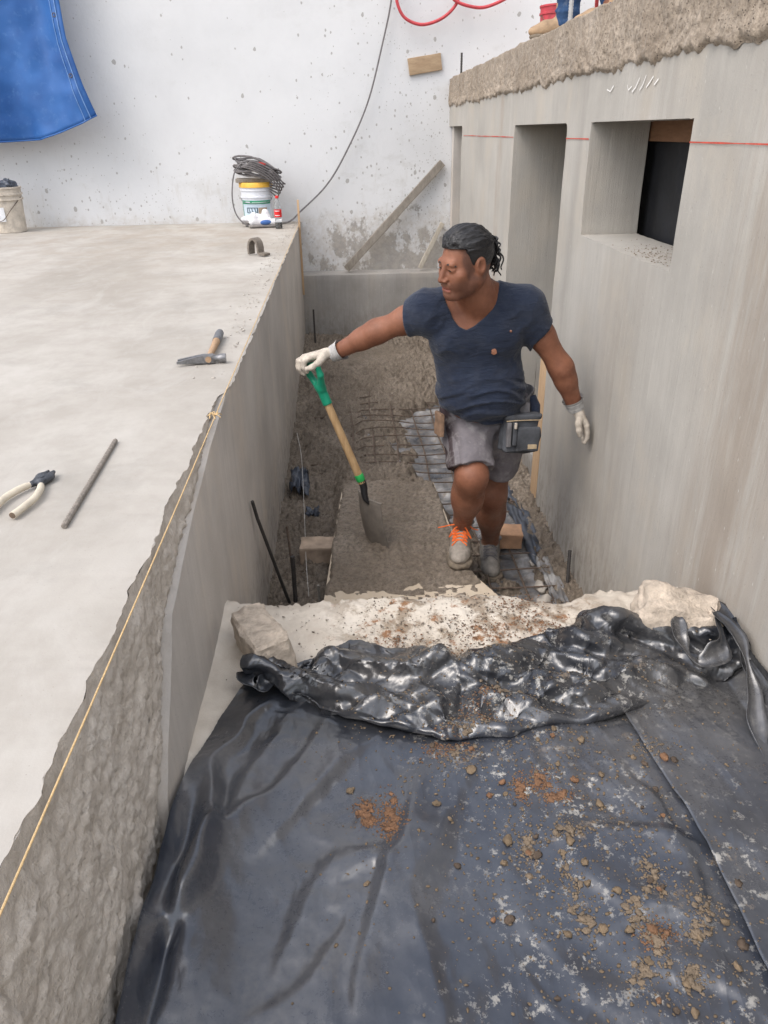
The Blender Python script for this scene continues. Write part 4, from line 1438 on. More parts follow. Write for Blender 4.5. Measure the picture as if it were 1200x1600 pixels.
# ---- shoes
def shoe(ankle, zsole, fwd, mat, lace_mat, laces_long):
    fw = unit([fwd[0], fwd[1], 0]); sd = np.array([fw[1], -fw[0], 0]); up = np.array([0, 0, 1.0])
    Rm = np.stack([sd, fw, up], 1)
    o = np.array([ankle[0], ankle[1], zsole]) - fw * .005
    def L(a, b_, c): return o + Rm @ (np.array([a, b_, c], float) * 1.12)
    F = Field(.02)
    F.cap(L(0, -.035, .045), L(0, .07, .045), .041, .044, k=.02, flat=(up, .95))
    F.ell(L(-.004, .135, .042), (.049, .075, .036), Rm, k=.03)
    F.ell(L(0, -.045, .055), (.036, .034, .05), Rm, k=.02)
    F.cap(L(0, .005, .06), L(0, -.012, .115), .046, .050, k=.03)
    F.cap(L(0, .04, .07), L(0, .105, .062), .036, .034, k=.03)
    F.half(L(0, 0, .022), -up, .004)
    F.half(L(0, -.02, .118), up + fw * -.25, .003)
    F.cap(L(0, -.02, .09), L(0, -.012, .16), .041, .043, k=.003, mode='s')
    F.disp(lambda P: -.0025 * fbm(P * 38, 2, 230), o - .3, o + .3)
    upper = F
    V, Fc = F.mesh(.0038, refine=0)
    s_ = mesh_np('shoe', V, Fc, mat, man)
    F = Field(.02)
    F.cap(L(0, -.05, .012), L(-.003, .14, .014), .044, .051, k=.02, flat=(up, .5))
    F.ell(L(-.005, .150, .016), (.055, .068, .024), Rm, k=.02)
    F.half(L(0, 0, .0), -up, .003)
    F.half(L(0, 0, .030), up, .005)
    F.disp(lambda P: -.004 * fbm(P * 30, 3, 231), o - .3, o + .3)
    V, Fc = F.mesh(.004, refine=0)
    mesh_np('sole', V, Fc, M_sole, s_)
    UP = upper
    def lift(pts, gap=.0018):
        out = []
        for p in pts:
            p = np.array(p, float)
            for _ in range(30):
                if UP.at(p[None])[0] > gap: break
                p = p + np.array([0, 0, .002]) + fw * .0006
            out.append(p)
        return out
    b = BM()
    for i in range(4):
        y0 = .035 + i * .021
        z0 = .108 - i * .0052
        for s2 in (-1, 1):
            b.tube(lift(spline([L(s2 * -.030, y0, z0 - .05), L(0, y0 + .008, z0 - .03), L(s2 * .030, y0 + .019, z0 - .05)], 6)), .0032, 6)
    if laces_long:
        for s2, q in ((-1, .05), (1, .075)):
            b.tube(spline([L(0, .04, .112), L(s2 * .03, .052, .128), L(s2 * q, .04, .108), L(s2 * (q + .02), .03, .098)], 6), .0028, 6)
            b.tube(spline([L(0, .04, .112), L(s2 * .022, .075, .125), L(s2 * .045, .082, .085), L(s2 * .026, .055, .095)], 6), .0028, 6)
    b.build('lace', lace_mat, s_)
    # padded collar
    b = BM()
    b.tube([L(.047 * math.cos(a), -.012 + .047 * math.sin(a), .112 + .012 * math.sin(a)) for a in np.linspace(0, 2 * math.pi, 25)[:-1]], .0075, 8, closed=True)
    b.build('collar', M_pouch_l, s_)
BZ = .205
shoe(aR, .238, (-.22, -1.0), M_shoe, M_lace, True)
shoe(aL, .022, (-.16, -1.0), M_shoe_d, M_pouch_l, False)

M_brown = simple('brown_leather', (.20, .125, .08), .75, .35, 40, .5, 160)
# ---- belt and tool pouch
b = BM()
ring = []
for a in np.linspace(0, 2 * math.pi, 41)[:-1]:
    x, y = .597 + .199 * math.cos(a), 3.05 + .150 * math.sin(a)
    ring.append((x, y, .925 + .055 * math.cos(a)))
rs = []
for dz, dr in ((-.026, 0), (-.026, .004), (.026, .004), (.026, 0)):
    rs.append([b.b.verts.new((.597 + (x - .597) * (1 + dr / .19), 3.05 + (y - 3.05) * (1 + dr / .15), z + dz)) for x, y, z in ring])
for A, B_ in zip(rs, rs[1:] + rs[:1]):
    for k in range(40): b.b.faces.new((A[k], A[(k + 1) % 40], B_[(k + 1) % 40], B_[k]))
b.build('belt', M_pouch_l, man)
po = bpy.data.objects.new('tool_pouch', None); COL.objects.link(po); po.location = (.712, 2.880, .862)
po.rotation_euler = (R(-8), R(3), R(10)); po.parent = man
bpy.context.view_layer.update(); po.matrix_parent_inverse = man.matrix_world.inverted()
def pbox(name, c, d, mat, bev=.006, rough=.0025, rot=None):
    b = BM(); b.box(c, d, rot=rot, bev=bev, seg=3)
    if rough: b.rough(rough, 22, 4, cuts=2)
    return b.build(name, mat, po, local=True)
pbox('pouch_bag', (0, .006, -.006), (.158, .062, .150), M_pouch, .022, .012)
pbox('backing', (-.004, .036, .075), (.120, .010, .095), M_pouch_l, .004, .004)
pbox('rim', (.0, .0, .068), (.166, .070, .028), M_pouch, .012, .007)
pbox('front_pocket', (.022, -.034, -.022), (.100, .022, .104), M_pouch, .009, .008)
pbox('tool_loop', (-.062, -.032, .0), (.020, .018, .105), M_pouch_l, .006, .002)
pbox('tool_loop', (-.038, -.036, .004), (.018, .018, .100), M_pouch, .006, .002)
pbox('rivet', (-.040, -.048, .040), (.010, .012, .026), M_glove, .004, 0)
pbox('patch', (.040, -.0465, -.052), (.040, .003, .020), M_tan, .001, 0)
b = BM(); b.tube(spline([(-.075, -.0335, .058), (0, -.0375, .060), (.078, -.033, .057)], 8), .0022, 6); b.build('stitching', M_tan, po, local=True)
pbox('side_pouch', (-.322, .10, .03), (.022, .08, .10), M_brown, .008, .004)
b = BM(); b.tube([(.085, .04, .05), (.088, .055, .10), (.075, .07, .14)], [.02, .022, .018], 10); b.build('cloth_rag', M_shirt, po, local=True)

# ================================================================== SHOVEL
def mat_wood(name, c1, c2, axis_scale=(1, 1, 1), rough=.7):
    t = NT(name, rough, .3)
    n = t.noise(18, 6, .65, t.mapping(axis_scale))
    w = t.noise(70, 5, .7, t.mapping(axis_scale))
    c = t.ramp(n, [(0.3, c1), (0.7, c2)])
    c = t.mix(t.ramp(w, [(0.5, 0), (0.75, .5)]), c, tuple(k * .55 for k in c1))
    return t.done(c, rough, t.bump(w, .35, .003))
M_ash = mat_wood('ash_shaft', (.40, .25, .12), (.58, .40, .22), (3, 3, .25))
M_grip = simple('green_plastic', (.012, .26, .15), .35, .2, 25, .1, 200)
M_blackm = simple('black_painted_steel', (.022, .023, .025), .45, .5, 30, .3, 150)
M_blade = simple('cement_coated_steel', (.17, .15, .128), .75, .3, 16, .6, 160)
sh = thing('shovel', 'square shovel with green D-grip, wooden shaft and cement-coated blade', 'shovel', tuple(SH_TIP))
def S3(w, n, a):   # across, normal, along (from the top down)
    return SH_TOP + SH_W * w + SH_N * n + SH_AX * a
F = Field(.008)
F.cap(S3(-.052, 0, 0), S3(.052, 0, 0), .0145, k=.006)
for s_ in (-1, 1):
    F.cap(S3(s_ * .056, 0, -.004), S3(s_ * .050, 0, .045), .0135, .013, k=.01)
    F.cap(S3(s_ * .050, 0, .045), S3(s_ * .012, 0, .105), .013, .018, k=.01)
F.cap(S3(0, 0, .10), S3(0, 0, .185), .0205, .0215, k=.015)
F.half(S3(0, 0, .185), SH_AX, .002)
V, Fc = F.mesh(.003)
mesh_np('grip', V, Fc, M_grip, sh)
b = BM(); b.tube([S3(0, 0, .17 + .42 * k / 8) for k in range(9)], [.0175 + .0012 * (k / 8) for k in range(9)], 14); b.build('shaft', M_ash, sh)
b = BM(); b.tube([S3(0, 0, q) for q in (.545, .55, .575, .58)], [.0195, .0212, .0212, .0195], 14); b.build('ferrule', simple('bright_green_collar', (.03, .42, .10), .4, .15, 40, .1, 200), sh)
b = BM(); b.tube(spline([S3(0, 0, .57), S3(0, 0, .61), S3(0, -.012, .645), S3(0, -.016, .672), S3(0, -.004, .70)], 4), list(np.linspace(.0195, .012, 17)), 12)
b.build('socket', M_blackm, sh)
# pressed steel blade: dished, with turned-over foot treads at the shoulder
BL0 = S3(0, 0, .675)
BLA = unit([.10, .02, -1.0]); BLW = unit([.46, -.76, .10]); BLW = unit(BLW - BLA * (BLW @ BLA)); BLN = np.cross(BLW, BLA)
nu, nv = 17, 19
us, vs_ = np.linspace(-1, 1, nu), np.linspace(0, 1, nv)
Vb = []
for u in us:
    for v in vs_:
        wd = .094 + .008 * v
        nn = .030 * (u * u) * (.55 + .45 * v) - .010 * math.sin(v * 3.1) + .012 * max(0, 1 - abs(u) / .35) * max(0, 1 - v / .45)
        Vb.append(BL0 + BLW * u * wd + BLN * (nn - .012) + BLA * (v * .270))
bl = mesh_np('blade', np.array(Vb), grid_faces(nu, nv), M_blade, sh)
_so = bl.modifiers.new('steel', 'SOLIDIFY'); _so.thickness = .0028; _so.offset = 0
for s_ in (-1, 1):
    b = BM()
    pts = [BL0 + BLW * s_ * q + BLN * (.030 * (q / .098) ** 2 * .55 - .008) for q in np.linspace(.018, .098, 7)]
    b.tube(pts, .006, 8)
    b.build('foot_tread', M_blade, sh)

# ================================================================== IN THE TRENCH
M_steel = simple('rusty_bar', (.115, .085, .066), .8, .45, 60, .6, 260)
M_steel_d = simple('dark_bar', (.05, .046, .044), .7, .4, 60, .6, 260)
M_ply = None
def mat_ply():
    t = NT('cream_plywood', .85, .25)
    n = t.noise(6, 6, .65, t.mapping((1, .3, 1)))
    c = t.ramp(n, [(0.3, (.46, .375, .275)), (0.7, (.60, .52, .415))])
    return t.done(c, .85, t.bump(t.noise(80, 4, .6, t.mapping((1, .2, 1))), .3, .003))
M_ply = mat_ply()

# crumpled grey film under the bars
def mat_film():
    t = NT('grey_polythene_film', .32, .6)
    n = t.noise(5, 6, .65)
    c = t.ramp(n, [(0.35, (.055, .06, .07)), (0.52, (.16, .16, .165)), (0.68, (.42, .41, .40))])
    c = t.mix(t.ramp(t.noise(24, 6, .7), [(0.5, 0), (0.66, .8)]), c, (.20, .165, .13))
    return t.done(c, t.ramp(n, [(0.3, .22), (0.7, .5)]), t.bump(t.noise(30, 4, .6, t.mapping((1, 2.2, 1))), .5, .01))
M_film = mat_film()
xs = np.arange(.02, XR - .03, .012); ys = np.arange(2.1, 6.1, .014)
X, Yg = np.meshgrid(xs, ys, indexing='ij')
Z = .010 + .016 * (1 - np.abs(fbm(p3(X * 3.5, Yg * 11), 3, 300)) * 1.6) + .012 * fbm(p3(X * 9, Yg * 22), 3, 301)
Z = Z + .03 * sstep(XR - .22, XR - .05, X)
Z = Z - .05 * sstep(.12, .02, X) - .06 * sstep(XR - .07, XR - .03, X) - .06 * sstep(5.9, 6.1, Yg)
o = mesh_np('plastic_film', np.stack([X, Yg, Z], -1), grid_faces(len(xs), len(ys)), M_film)
tag(o, 'crumpled grey plastic film under the steel mesh in the trench', 'plastic film')

# steel mesh
mesh_t = thing('steel_mesh', 'rusty steel reinforcing mesh half buried in wet concrete', 'steel mesh', (.35, 4.4, .05))
rnd = random.Random(11)
for i, x in enumerate((-.29, -.14, .01, .165, .315, .482, .635, .80, .925)):
    pts = []
    for k in range(25):
        y = 2.06 + 4.4 * k / 24
        pts.append((x + .006 * math.sin(k * 1.1 + i) + .01 * math.sin(k * .31 + i * 2), y, .056 + .008 * math.sin(k * .7 + i * 1.7) - .035 * (x < -.05) + .026 * (.1 < x < .4) * float(sstep(3.8, 4.0, y)) + .012 * (-.05 < x < .1)))
    b = BM(); b.tube(pts, .0052, 6); b.build('long_bar', M_steel, mesh_t)
yy = 2.16
i = 0
while yy < 6.4:
    pts = [(x, yy + .008 * math.sin(x * 6 + i) + .012 * (x - .3) * math.sin(i * 2.1), .064 + .006 * math.sin(x * 7 + i * 1.3) - .045 * float(sstep(.12, -.05, x)) + .020 * float(sstep(.5, .3, x) * sstep(-.02, .1, x)) * (yy > 3.9)) for x in np.linspace(-.36, .985, 16)]
    b = BM(); b.tube(pts, .0045, 6); b.build('cross_bar', M_steel, mesh_t)
    yy += .150 + rnd.uniform(-.012, .012); i += 1

# board with concrete on it
BT = .212
poly = [(-.172, 2.26), (.665, 2.26), (.640, 2.56), (.503, 2.87), (.462, 3.80), (-.055, 3.84), (-.095, 3.30)]
b = BM()
b.prism([(x, y, BT - .018) for x, y in poly], (0, 0, .018))
bd = b.build('plywood_board', M_ply, smooth=False)
tag(bd, 'cream plywood board bridging the trench under a layer of wet concrete', 'board')
def inside_poly(x, y, pl):
    r = np.zeros(x.shape, bool); dmin = np.full(x.shape, 9.0)
    for (ax, ay), (bx, by) in zip(pl, pl[1:] + pl[:1]):
        c = ((ay > y) != (by > y)) & (x < (bx - ax) * (y - ay) / (by - ay + 1e-12) + ax)
        r ^= c
        t = np.clip(((x - ax) * (bx - ax) + (y - ay) * (by - ay)) / ((bx - ax) ** 2 + (by - ay) ** 2), 0, 1)
        dmin = np.minimum(dmin, np.hypot(x - ax - t * (bx - ax), y - ay - t * (by - ay)))
    return np.where(r, dmin, -dmin)
xs = np.arange(-.19, .67, .006); ys = np.arange(2.3, 3.86, .0065)
X, Yg = np.meshgrid(xs, ys, indexing='ij')
ins = inside_poly(X, Yg, poly)
cov = sstep(2.66, 2.80, Yg + .10 * fbm(p3(X * 6, Yg * 6), 4, 310)) * sstep(-.004, .014, ins + .010 * fbm(p3(X * 14, Yg * 14), 3, 311))
spots = sstep(.42, .62, fbm(p3(X * 16, Yg * 16), 4, 313)) * sstep(.0, .02, ins) * .45
cov = np.maximum(cov, spots)
hh = .016 + .006 * fbm(p3(X * 6, Yg * 6), 3, 314) + .0055 * fbm(p3(X * 55, Yg * 55), 3, 315) + .010 * np.clip(fbm(p3(X * 20, Yg * 20), 3, 316), 0, 1) * sstep(.35, .15, np.abs(Yg - 3.05)) 
Z = BT - .010 + (hh + .012) * cov - .03 * sstep(0, -.01, ins)
Z = Z + .02 * np.exp(-((X - .16) / .10) ** 2 - ((Yg - 3.05) / .06) ** 2)
_gf = grid_faces(len(xs), len(ys)); _gf = _gf[(ins.ravel()[_gf] > -.012).all(1)]
o = mesh_np('wet_concrete', np.stack([X, Yg, Z], -1), _gf, M_mud)
tag(o, 'wet grey concrete spread over the plywood board', 'wet concrete', kind='stuff')

# bricks under the board
def brick(c, d, rz, tilt, label, mat):
    b = BM(); b.box((0, 0, 0), d, bev=.008); b.rough(.005, 20, 9, cuts=3)
    o = b.build('brick', mat)
    o.location = c; o.rotation_euler = (tilt, 0, rz)
    tag(o, label, 'brick', 'bricks propping up the board')
M_brick = simple('orange_brick', (.45, .27, .165), .9, .25, 18, .6, 120)
M_brick_p = simple('pale_dusty_brick', (.44, .34, .255), .9, .3, 14, .6, 120)
brick((-.185, 3.30, .085), (.19, .11, .10), R(-2), R(4), 'pale dusty brick at the board edge by the platform wall', M_brick_p)
brick((.775, 3.345, .10), (.20, .115, .085), R(-8), R(3), 'orange brick lying behind the worker\'s heel', M_brick)

# loose bars
def rod(name, pts, r, label, mat=M_steel_d, group=None, cat='steel bar', ribs=True):
    b = BM()
    P = [Vector(p) for p in pts]
    if ribs and len(P) == 2:
        n = max(8, int((P[1] - P[0]).length / .006))
        PP = [P[0].lerp(P[1], k / n) for k in range(n + 1)]
        b.tube(PP, [r * (1.12 if k % 2 else .94) for k in range(n + 1)], 8)
    else:
        b.tube(pts, r, 8)
    return tag(b.build(name, mat), label, cat, group)
rod('steel_rod', [(-.409, 2.70, .675), (-.400, 2.73, .58), (-.33, 2.89, .1), (-.31, 2.94, -.03)], .0075, 'long bent dark steel rod leaning against the platform wall', ribs=False)
rod('rebar_stub', [(-.284, 2.885, .30), (-.29, 2.90, -.03)], .010, 'thick ribbed rebar stub standing beside the leaning rod')
rod('rebar_stub', [(-.305, 2.95, .42), (-.285, 2.93, -.03)], .005, 'thin rusty rebar stub behind the leaning rod', M_steel)
rod('rebar_stub', [(-.175, 2.84, .17), (-.17, 2.84, -.03)], .006, 'short light steel stub near the board corner', simple('bare_steel_wire', (.33, .31, .28), .55, .2, 60, .3, 200, metal=.4))
rod('rebar_stub', [(1.020, 2.98, .215), (1.003, 2.90, -.03)], .0085, 'rebar stub standing at the foot of the grey room wall')
rod('rebar_stub', [(-.315, 7.30, .47), (-.315, 7.30, .02)], .008, 'rebar stub in front of the low damp wall')
rod('rebar_stub', [(1.10, 7.52, 2.60), (1.10, 7.52, 2.35)], .009, 'rebar stub on the roof edge by the white wall')
rod('rebar_stub', [(1.115, 4.12, 2.75), (1.12, 4.14, 2.40)], .0105, 'galvanised bar standing on the roof beside the boot', simple('galvanised', (.42, .42, .42), .5, .15, 40, .3, 200, metal=.3))
# white string hanging along the left of the trench
b = BM(); b.tube(spline([(-.335, 4.35, .33), (-.30, 4.1, .26), (-.27, 3.6, .16), (-.245, 3.15, .10), (-.225, 2.9, .07)], 8), .0010, 5)
tag(b.build('white_cord', simple('white_nylon', (.7, .69, .66), .6, .1, 50, .2, 200)), 'thin white cord lying over the wet concrete by the platform wall', 'cord')
# scraps of black plastic
def scrap(c, s, seed, label, mat):
    F_ = 14
    u = np.linspace(-1, 1, F_)
    A, B_ = np.meshgrid(u, u, indexing='ij')
    X = c[0] + s[0] * A * (1 + .3 * fbm(p3(A * 2, B_ * 2, seed), 2, seed)); Yq_ = c[1] + s[1] * B_ * (1 + .3 * fbm(p3(A * 2, B_ * 2, seed + 3), 2, seed))
    Zq_ = c[2] + s[2] * (1 - np.abs(fbm(p3(A * 1.7, B_ * 1.7, seed + 7), 3, seed)) * 1.5)
    o = mesh_np('plastic_scrap', np.stack([X, Yq_, Zq_], -1), grid_faces(F_, F_), mat)
    _q = o.modifiers.new('film', 'SOLIDIFY'); _q.thickness = .002
    tag(o, label, 'plastic scrap')
M_scrap = simple('blue_grey_polythene', (.06, .07, .09), .35, .5, 20, .4, 60)
scrap((-.325, 4.15, .085), (.05, .12, .05), 3, 'blue-grey plastic scrap poking out beside the platform wall', M_scrap)
scrap((-.235, 3.75, .07), (.035, .05, .03), 5, 'small plastic scrap pressed into the wet concrete', M_scrap)
scrap((.93, 3.45, .055), (.045, .30, .035), 8, 'torn plastic strip beside the orange brick', M_scrap)
scrap((.94, 2.95, .05), (.04, .22, .03), 12, 'pale torn plastic strip at the foot of the grey room wall', M_film)
scrap((.90, 4.1, .05), (.05, .30, .03), 15, 'dark plastic strip under the doorway edge', M_scrap)
scrap((-.33, 2.72, .03), (.05, .09, .03), 18, 'dark plastic scrap behind the landing edge by the platform wall', M_scrap)
# stones and lumps along the right side
M_stone = simple('pale_rubble', (.40, .37, .33), .92, .25, 22, .7, 120)
def stone_mesh(seed, cuts=2):
    b = BM()
    bmesh.ops.create_icosphere(b.b, subdivisions=cuts, radius=1.0)
    co = np.array([v.co[:] for v in b.b.verts])
    d = fbm(co * 1.6 + seed * 7.1, 3, seed) * .5
    for v, k in zip(b.b.verts, d): v.co *= 1 + float(k)
    me = bpy.data.meshes.new('stone'); b.b.to_mesh(me); b.b.free()
    me.polygons.foreach_set('use_smooth', [True] * len(me.polygons))
    return me
_sm = [stone_mesh(k) for k in range(5)]
for m in _sm: m.materials.append(M_stone)
for i, (x, y, s) in enumerate(((.885, 2.93, .030), (.93, 3.07, .026), (.865, 2.80, .034), (.90, 3.16, .018), (.955, 3.22, .016), (.97, 2.88, .02), (.84, 2.72, .03))):
    o = bpy.data.objects.new('stone', _sm[i % 5]); COL.objects.link(o)
    o.location = (x, y, .045); o.scale = (s, s * 1.2, s * .8); o.rotation_euler = (i, i * 2, i * 3)
    tag(o, 'pale stone lying in the gutter at the foot of the grey room wall', 'stone', 'stones in the gutter')

# plank standing in the doorway
M_pine = mat_wood('weathered_pine', (.40, .265, .155), (.53, .375, .235), (3, 3, .2), .85)
M_oldwood = mat_wood('grey_old_wood', (.20, .175, .145), (.31, .28, .24), (2, 2, .6), .9)
b = BM(); b.box((1.068, 3.838, .44), (.034, .135, .93), bev=.004); b.rough(.0015, 8, 2, cuts=3)
tag(b.build('plank', M_pine), 'pine plank standing upright in the doorway of the grey room', 'plank')
# dark concrete sill just inside the doorway
b = BM(); b.box((1.36, 4.45, .08), (.5, .9, .26), bev=.01); b.rough(.008, 8, 12, cuts=4)
tag(b.build('concrete_sill', M_ledge), 'dark concrete sill inside the doorway', 'sill')
# behind the window: a black panel and a timber lintel form
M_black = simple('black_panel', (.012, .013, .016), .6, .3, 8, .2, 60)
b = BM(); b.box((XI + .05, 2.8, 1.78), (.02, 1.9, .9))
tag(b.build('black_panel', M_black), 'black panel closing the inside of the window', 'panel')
M_form = mat_wood('brown_form_board', (.17, .085, .045), (.27, .15, .085), (1, .2, 1), .8)
b = BM(); b.box((XI + .018, 2.83, 1.985), (.03, 1.3, .08), bev=.003)
tag(b.build('form_board', M_form), 'brown timber form board at the head of the window', 'board')
b = BM(); b.box((XI + .03, 4.1, 1.99), (.05, .62, .09), bev=.003)
tag(b.build('form_board', M_form), 'brown timber form board at the head of the doorway', 'board')

# ================================================================== ON THE LANDING
M_lump = simple('aggregate_lump', (.47, .40, .325), .95, .3, 30, .9, 90, bd=.008)
def lump(c, d, rot, seed, label, am=.0075):
    b = BM(); b.box((0, 0, 0), d, bev=.010 + am * 1.6 - .012, seg=1)
    bmesh.ops.subdivide_edges(b.b, edges=b.b.edges[:], cuts=8, use_grid_fill=True)
    b.b.normal_update()
    co = np.array([v.co[:] for v in b.b.verts])
    dd = am * fbm(co * 12 + seed, 3, seed) + .0045 * fbm(co * 70 + seed, 2, seed + 3)
    for v, k in zip(b.b.verts, dd): v.co += v.normal * float(k)
    o = b.build('concrete_lump', M_lump)
    o.location = c; o.rotation_euler = rot
    tag(o, label, 'concrete lump', 'concrete lumps weighing down the sheet')
lump((-.275, 1.72, .705), (.105, .25, .125), (R(-8), R(-6), R(24)), 4, 'upright broken concrete lump at the sheet corner by the platform wall')
lump((.925, 1.705, .742), (.25, .14, .12), (R(14), R(5), R(-16)), 8, 'broken concrete lump wrapped in the sheet edge by the grey room wall', .02)

# second sheet along the right wall
ny, nx = 150, 50
vy = np.linspace(.2, 1.50, ny)
edge = np.interp(vy, [.2, .73, 1.0, 1.37, 1.5], [.66, .69, .702, .668, .655]) + .006 * fbm(p3(vy * 5, 3), 2, 320)
from mathutils.bvhtree import BVHTree
_bv0 = BVHTree.FromPolygons([tuple(p) for p in S.reshape(-1, 3).tolist()], grid_faces(*S.shape[:2]).tolist())
def sheet_z(x, y, zmax=1.2):
    h = _bv0.ray_cast(Vector((x, y, zmax)), Vector((0, 0, -1)))
    return h[0].z if h[0] else ZL + .012
Vs = []
for i in range(nx):
    t = i / (nx - 1)
    for j in range(ny):
        x = edge[j] + (XR - .016 - edge[j]) * t
        z0 = sheet_z(x, min(vy[j], 1.36 + .1 * t))
        z = z0 + .006 + .007 * (1 - t) * (1 + math.sin(vy[j] * 9)) * .5 + .008 * float(0)
        Vs.append((x, vy[j], z))
Vs = np.array(Vs).reshape(nx, ny, 3)
Vs[..., 2] += .010 * np.clip(fbm(p3(Vs[..., 0] * 6 + Vs[..., 1] * 3, Vs[..., 1] * 3.5), 3, 321), -.3, 1) * sstep(0, .15, Vs[..., 0] - edge[None, :]) + .004
o2 = mesh_np('plastic_sheet', Vs, grid_faces(nx, ny), M_sheet)
_q = o2.modifiers.new('film', 'SOLIDIFY'); _q.thickness = .0015
tag(o2, 'narrower black plastic sheet overlapping along the grey room wall', 'plastic sheet')
# turned ribbon of the sheet edge by the right lump
def ribbon(name, path, width, label, mat, curl=0.0):
    P = [Vector(p) for p in spline(path, 8)]
    n = len(P); m = 9
    Vr = []
    for i, p in enumerate(P):
        t = (P[min(i + 1, n - 1)] - P[max(i - 1, 0)]).normalized()
        a = curl * i / n
        side = t.cross(Vector((math.sin(a) * .6, 0, 1))).normalized()
        nrm = side.cross(t)
        w = width * (.75 + .35 * math.sin(i * .37) + .15 * math.sin(i * .9)) * (.25 + .75 * math.sin(math.pi * (i + 1) / (n + 1)) ** .6)
        for k in range(m):
            s = (k / (m - 1) - .5)
            Vr.append(p + side * s * w + nrm * (.35 * w * (s * s * 4 - .5) * math.sin(a + .6)))
    o = mesh_np(name, np.array([v[:] for v in Vr]), grid_faces(n, m), mat)
    _q = o.modifiers.new('film', 'SOLIDIFY'); _q.thickness = .0015
    return o
M_sheet2 = simple('dusty_grey_sheet_edge', (.05, .053, .06), .45, .7, 14, .5, 60, spec=.7)
for pth, w, cu in (([(.885, 1.63, .795), (.865, 1.56, .770), (.895, 1.50, .735), (.965, 1.53, .765), (.985, 1.62, .80)], .062, 2.4),
                   ([(.99, 1.64, .80), (1.005, 1.53, .795), (.99, 1.40, .735), (.95, 1.28, .69), (.93, 1.10, .672)], .055, 1.2),
                   ([(1.025, 1.72, .78), (1.03, 1.60, .775), (1.022, 1.48, .73), (1.03, 1.35, .69)], .07, .6),
                   ([(-.31, 1.60, .70), (-.30, 1.54, .72), (-.265, 1.53, .70), (-.25, 1.57, .70)], .06, 1.4)):
    o = ribbon('sheet_fold', pth, w, None, M_sheet, cu)
    o.parent = sheet

# dirt on the sheet
_Sall = BVHTree.FromPolygons([tuple(p) for p in np.concatenate([S.reshape(-1, 3), Vs.reshape(-1, 3)]).tolist()],
                             grid_faces(*S.shape[:2]).tolist() + (grid_faces(nx, ny) + S.shape[0] * S.shape[1]).tolist())
def top_z(x, y):
    h = _Sall.ray_cast(Vector((x, y, 1.3)), Vector((0, 0, -1)))
    return (h[0].z, h[1]) if h[0] else (ZL + .01, Vector((0, 0, 1)))
M_dirt = simple('brown_dirt', (.17, .125, .08), .95, .3, 60, .7, 200, bd=.004)
M_dirt_r = simple('red_brown_dirt', (.185, .10, .055), .95, .3, 60, .7, 200, bd=.004)
M_dirt_d = simple('dark_damp_dirt', (.085, .062, .045), .85, .3, 60, .7, 200, bd=.004)
M_dab = simple('drying_concrete_dab', (.175, .135, .095), .95, .3, 60, .7, 200, bd=.004)
rg_ = np.random.default_rng(21)
ico = [stone_mesh(k + 20, 1) for k in range(6)]
clod_me = []
for k in range(6):
    for mt in (M_dirt, M_dirt_r, M_dirt_d):
        m = stone_mesh(40 + k, 2); m.materials.append(mt); clod_me.append(m)
def dirt_density(x, y):
    n = .5 + .5 * fbm(p3(x * 4, y * 4), 3, 330)
    track = np.exp(-((x - .42 - .10 * np.sin(y * 3)) / .20) ** 2)
    return track * n * sstep(.55, .7, y) + .12 * n * (x > -.05)
placed = []
k = 0
while len(placed) < 64:
    x, y = rg_.uniform(-.12, .80), rg_.uniform(.68, 1.36)
    if rg_.random() > float(dirt_density(x, y)) * 1.6: continue
    z, n = top_z(x, y)
    r = rg_.uniform(.0035, .0078) * (1.3 if rg_.random() < .12 else 1)
    kd = int(rg_.choice([0, 0, 0, 2, 2, 1]))
    o = bpy.data.objects.new('dirt_clod', clod_me[int(rg_.integers(0, 6)) * 3 + kd])
    COL.objects.link(o)
    o.location = (x, y, z + r * .35); o.scale = (r * rg_.uniform(.8, 1.5), r * rg_.uniform(.8, 1.5), r * .75)
    o.rotation_euler = (0, 0, rg_.uniform(0, 6))
    tag(o, ('tan brown clod of dirt lying on the black plastic sheet', 'rust brown clod of earth lying on the black plastic sheet', 'dark damp clod of earth lying on the black plastic sheet')[kd], 'dirt clod', 'dirt clods on the black sheet')
    placed.append((x, y))
# crumbs and smears too small to count
def crumbs(name, label, mat, n, sampler, rmin, rmax, flat=.7):
    vs_, fs_ = [], []
    base = [np.array([v.co[:] for v in m.vertices]) for m in ico]
    tri = [np.array([p.vertices[:] for p in m.polygons]) for m in ico]
    off = 0; cnt = 0
    while cnt < n:
        q = sampler()
        if q is None: continue
        x, y, z = q
        r = rmin + (rmax - rmin) * rg_.random() ** 2.5
        i = int(rg_.integers(0, 6))
        a = rg_.uniform(0, 6.28); c_, s_ = math.cos(a), math.sin(a)
        vv_ = base[i] * [r * rg_.uniform(.7, 1.6), r, r * flat]
        vv_ = np.stack([vv_[:, 0] * c_ - vv_[:, 1] * s_ + x, vv_[:, 0] * s_ + vv_[:, 1] * c_ + y, vv_[:, 2] + z + r * .3], -1)
        vs_.append(vv_); fs_.append(tri[i] + off); off += len(vv_); cnt += 1
    o = mesh_np(name, np.concatenate(vs_), np.concatenate(fs_), mat)
    return tag(o, label, 'dirt', kind='stuff')
def samp_sheet():
    x, y = rg_.uniform(-.15, .95), rg_.uniform(.66, 1.62)
    if rg_.random() > float(dirt_density(x, y)) * 1.3 + .04: return None
    return x, y, top_z(x, y)[0]
crumbs('dirt_crumbs', 'brown crumbs of dirt strewn over the black sheet', M_dirt, 4200, samp_sheet, .0007, .0034, .6)
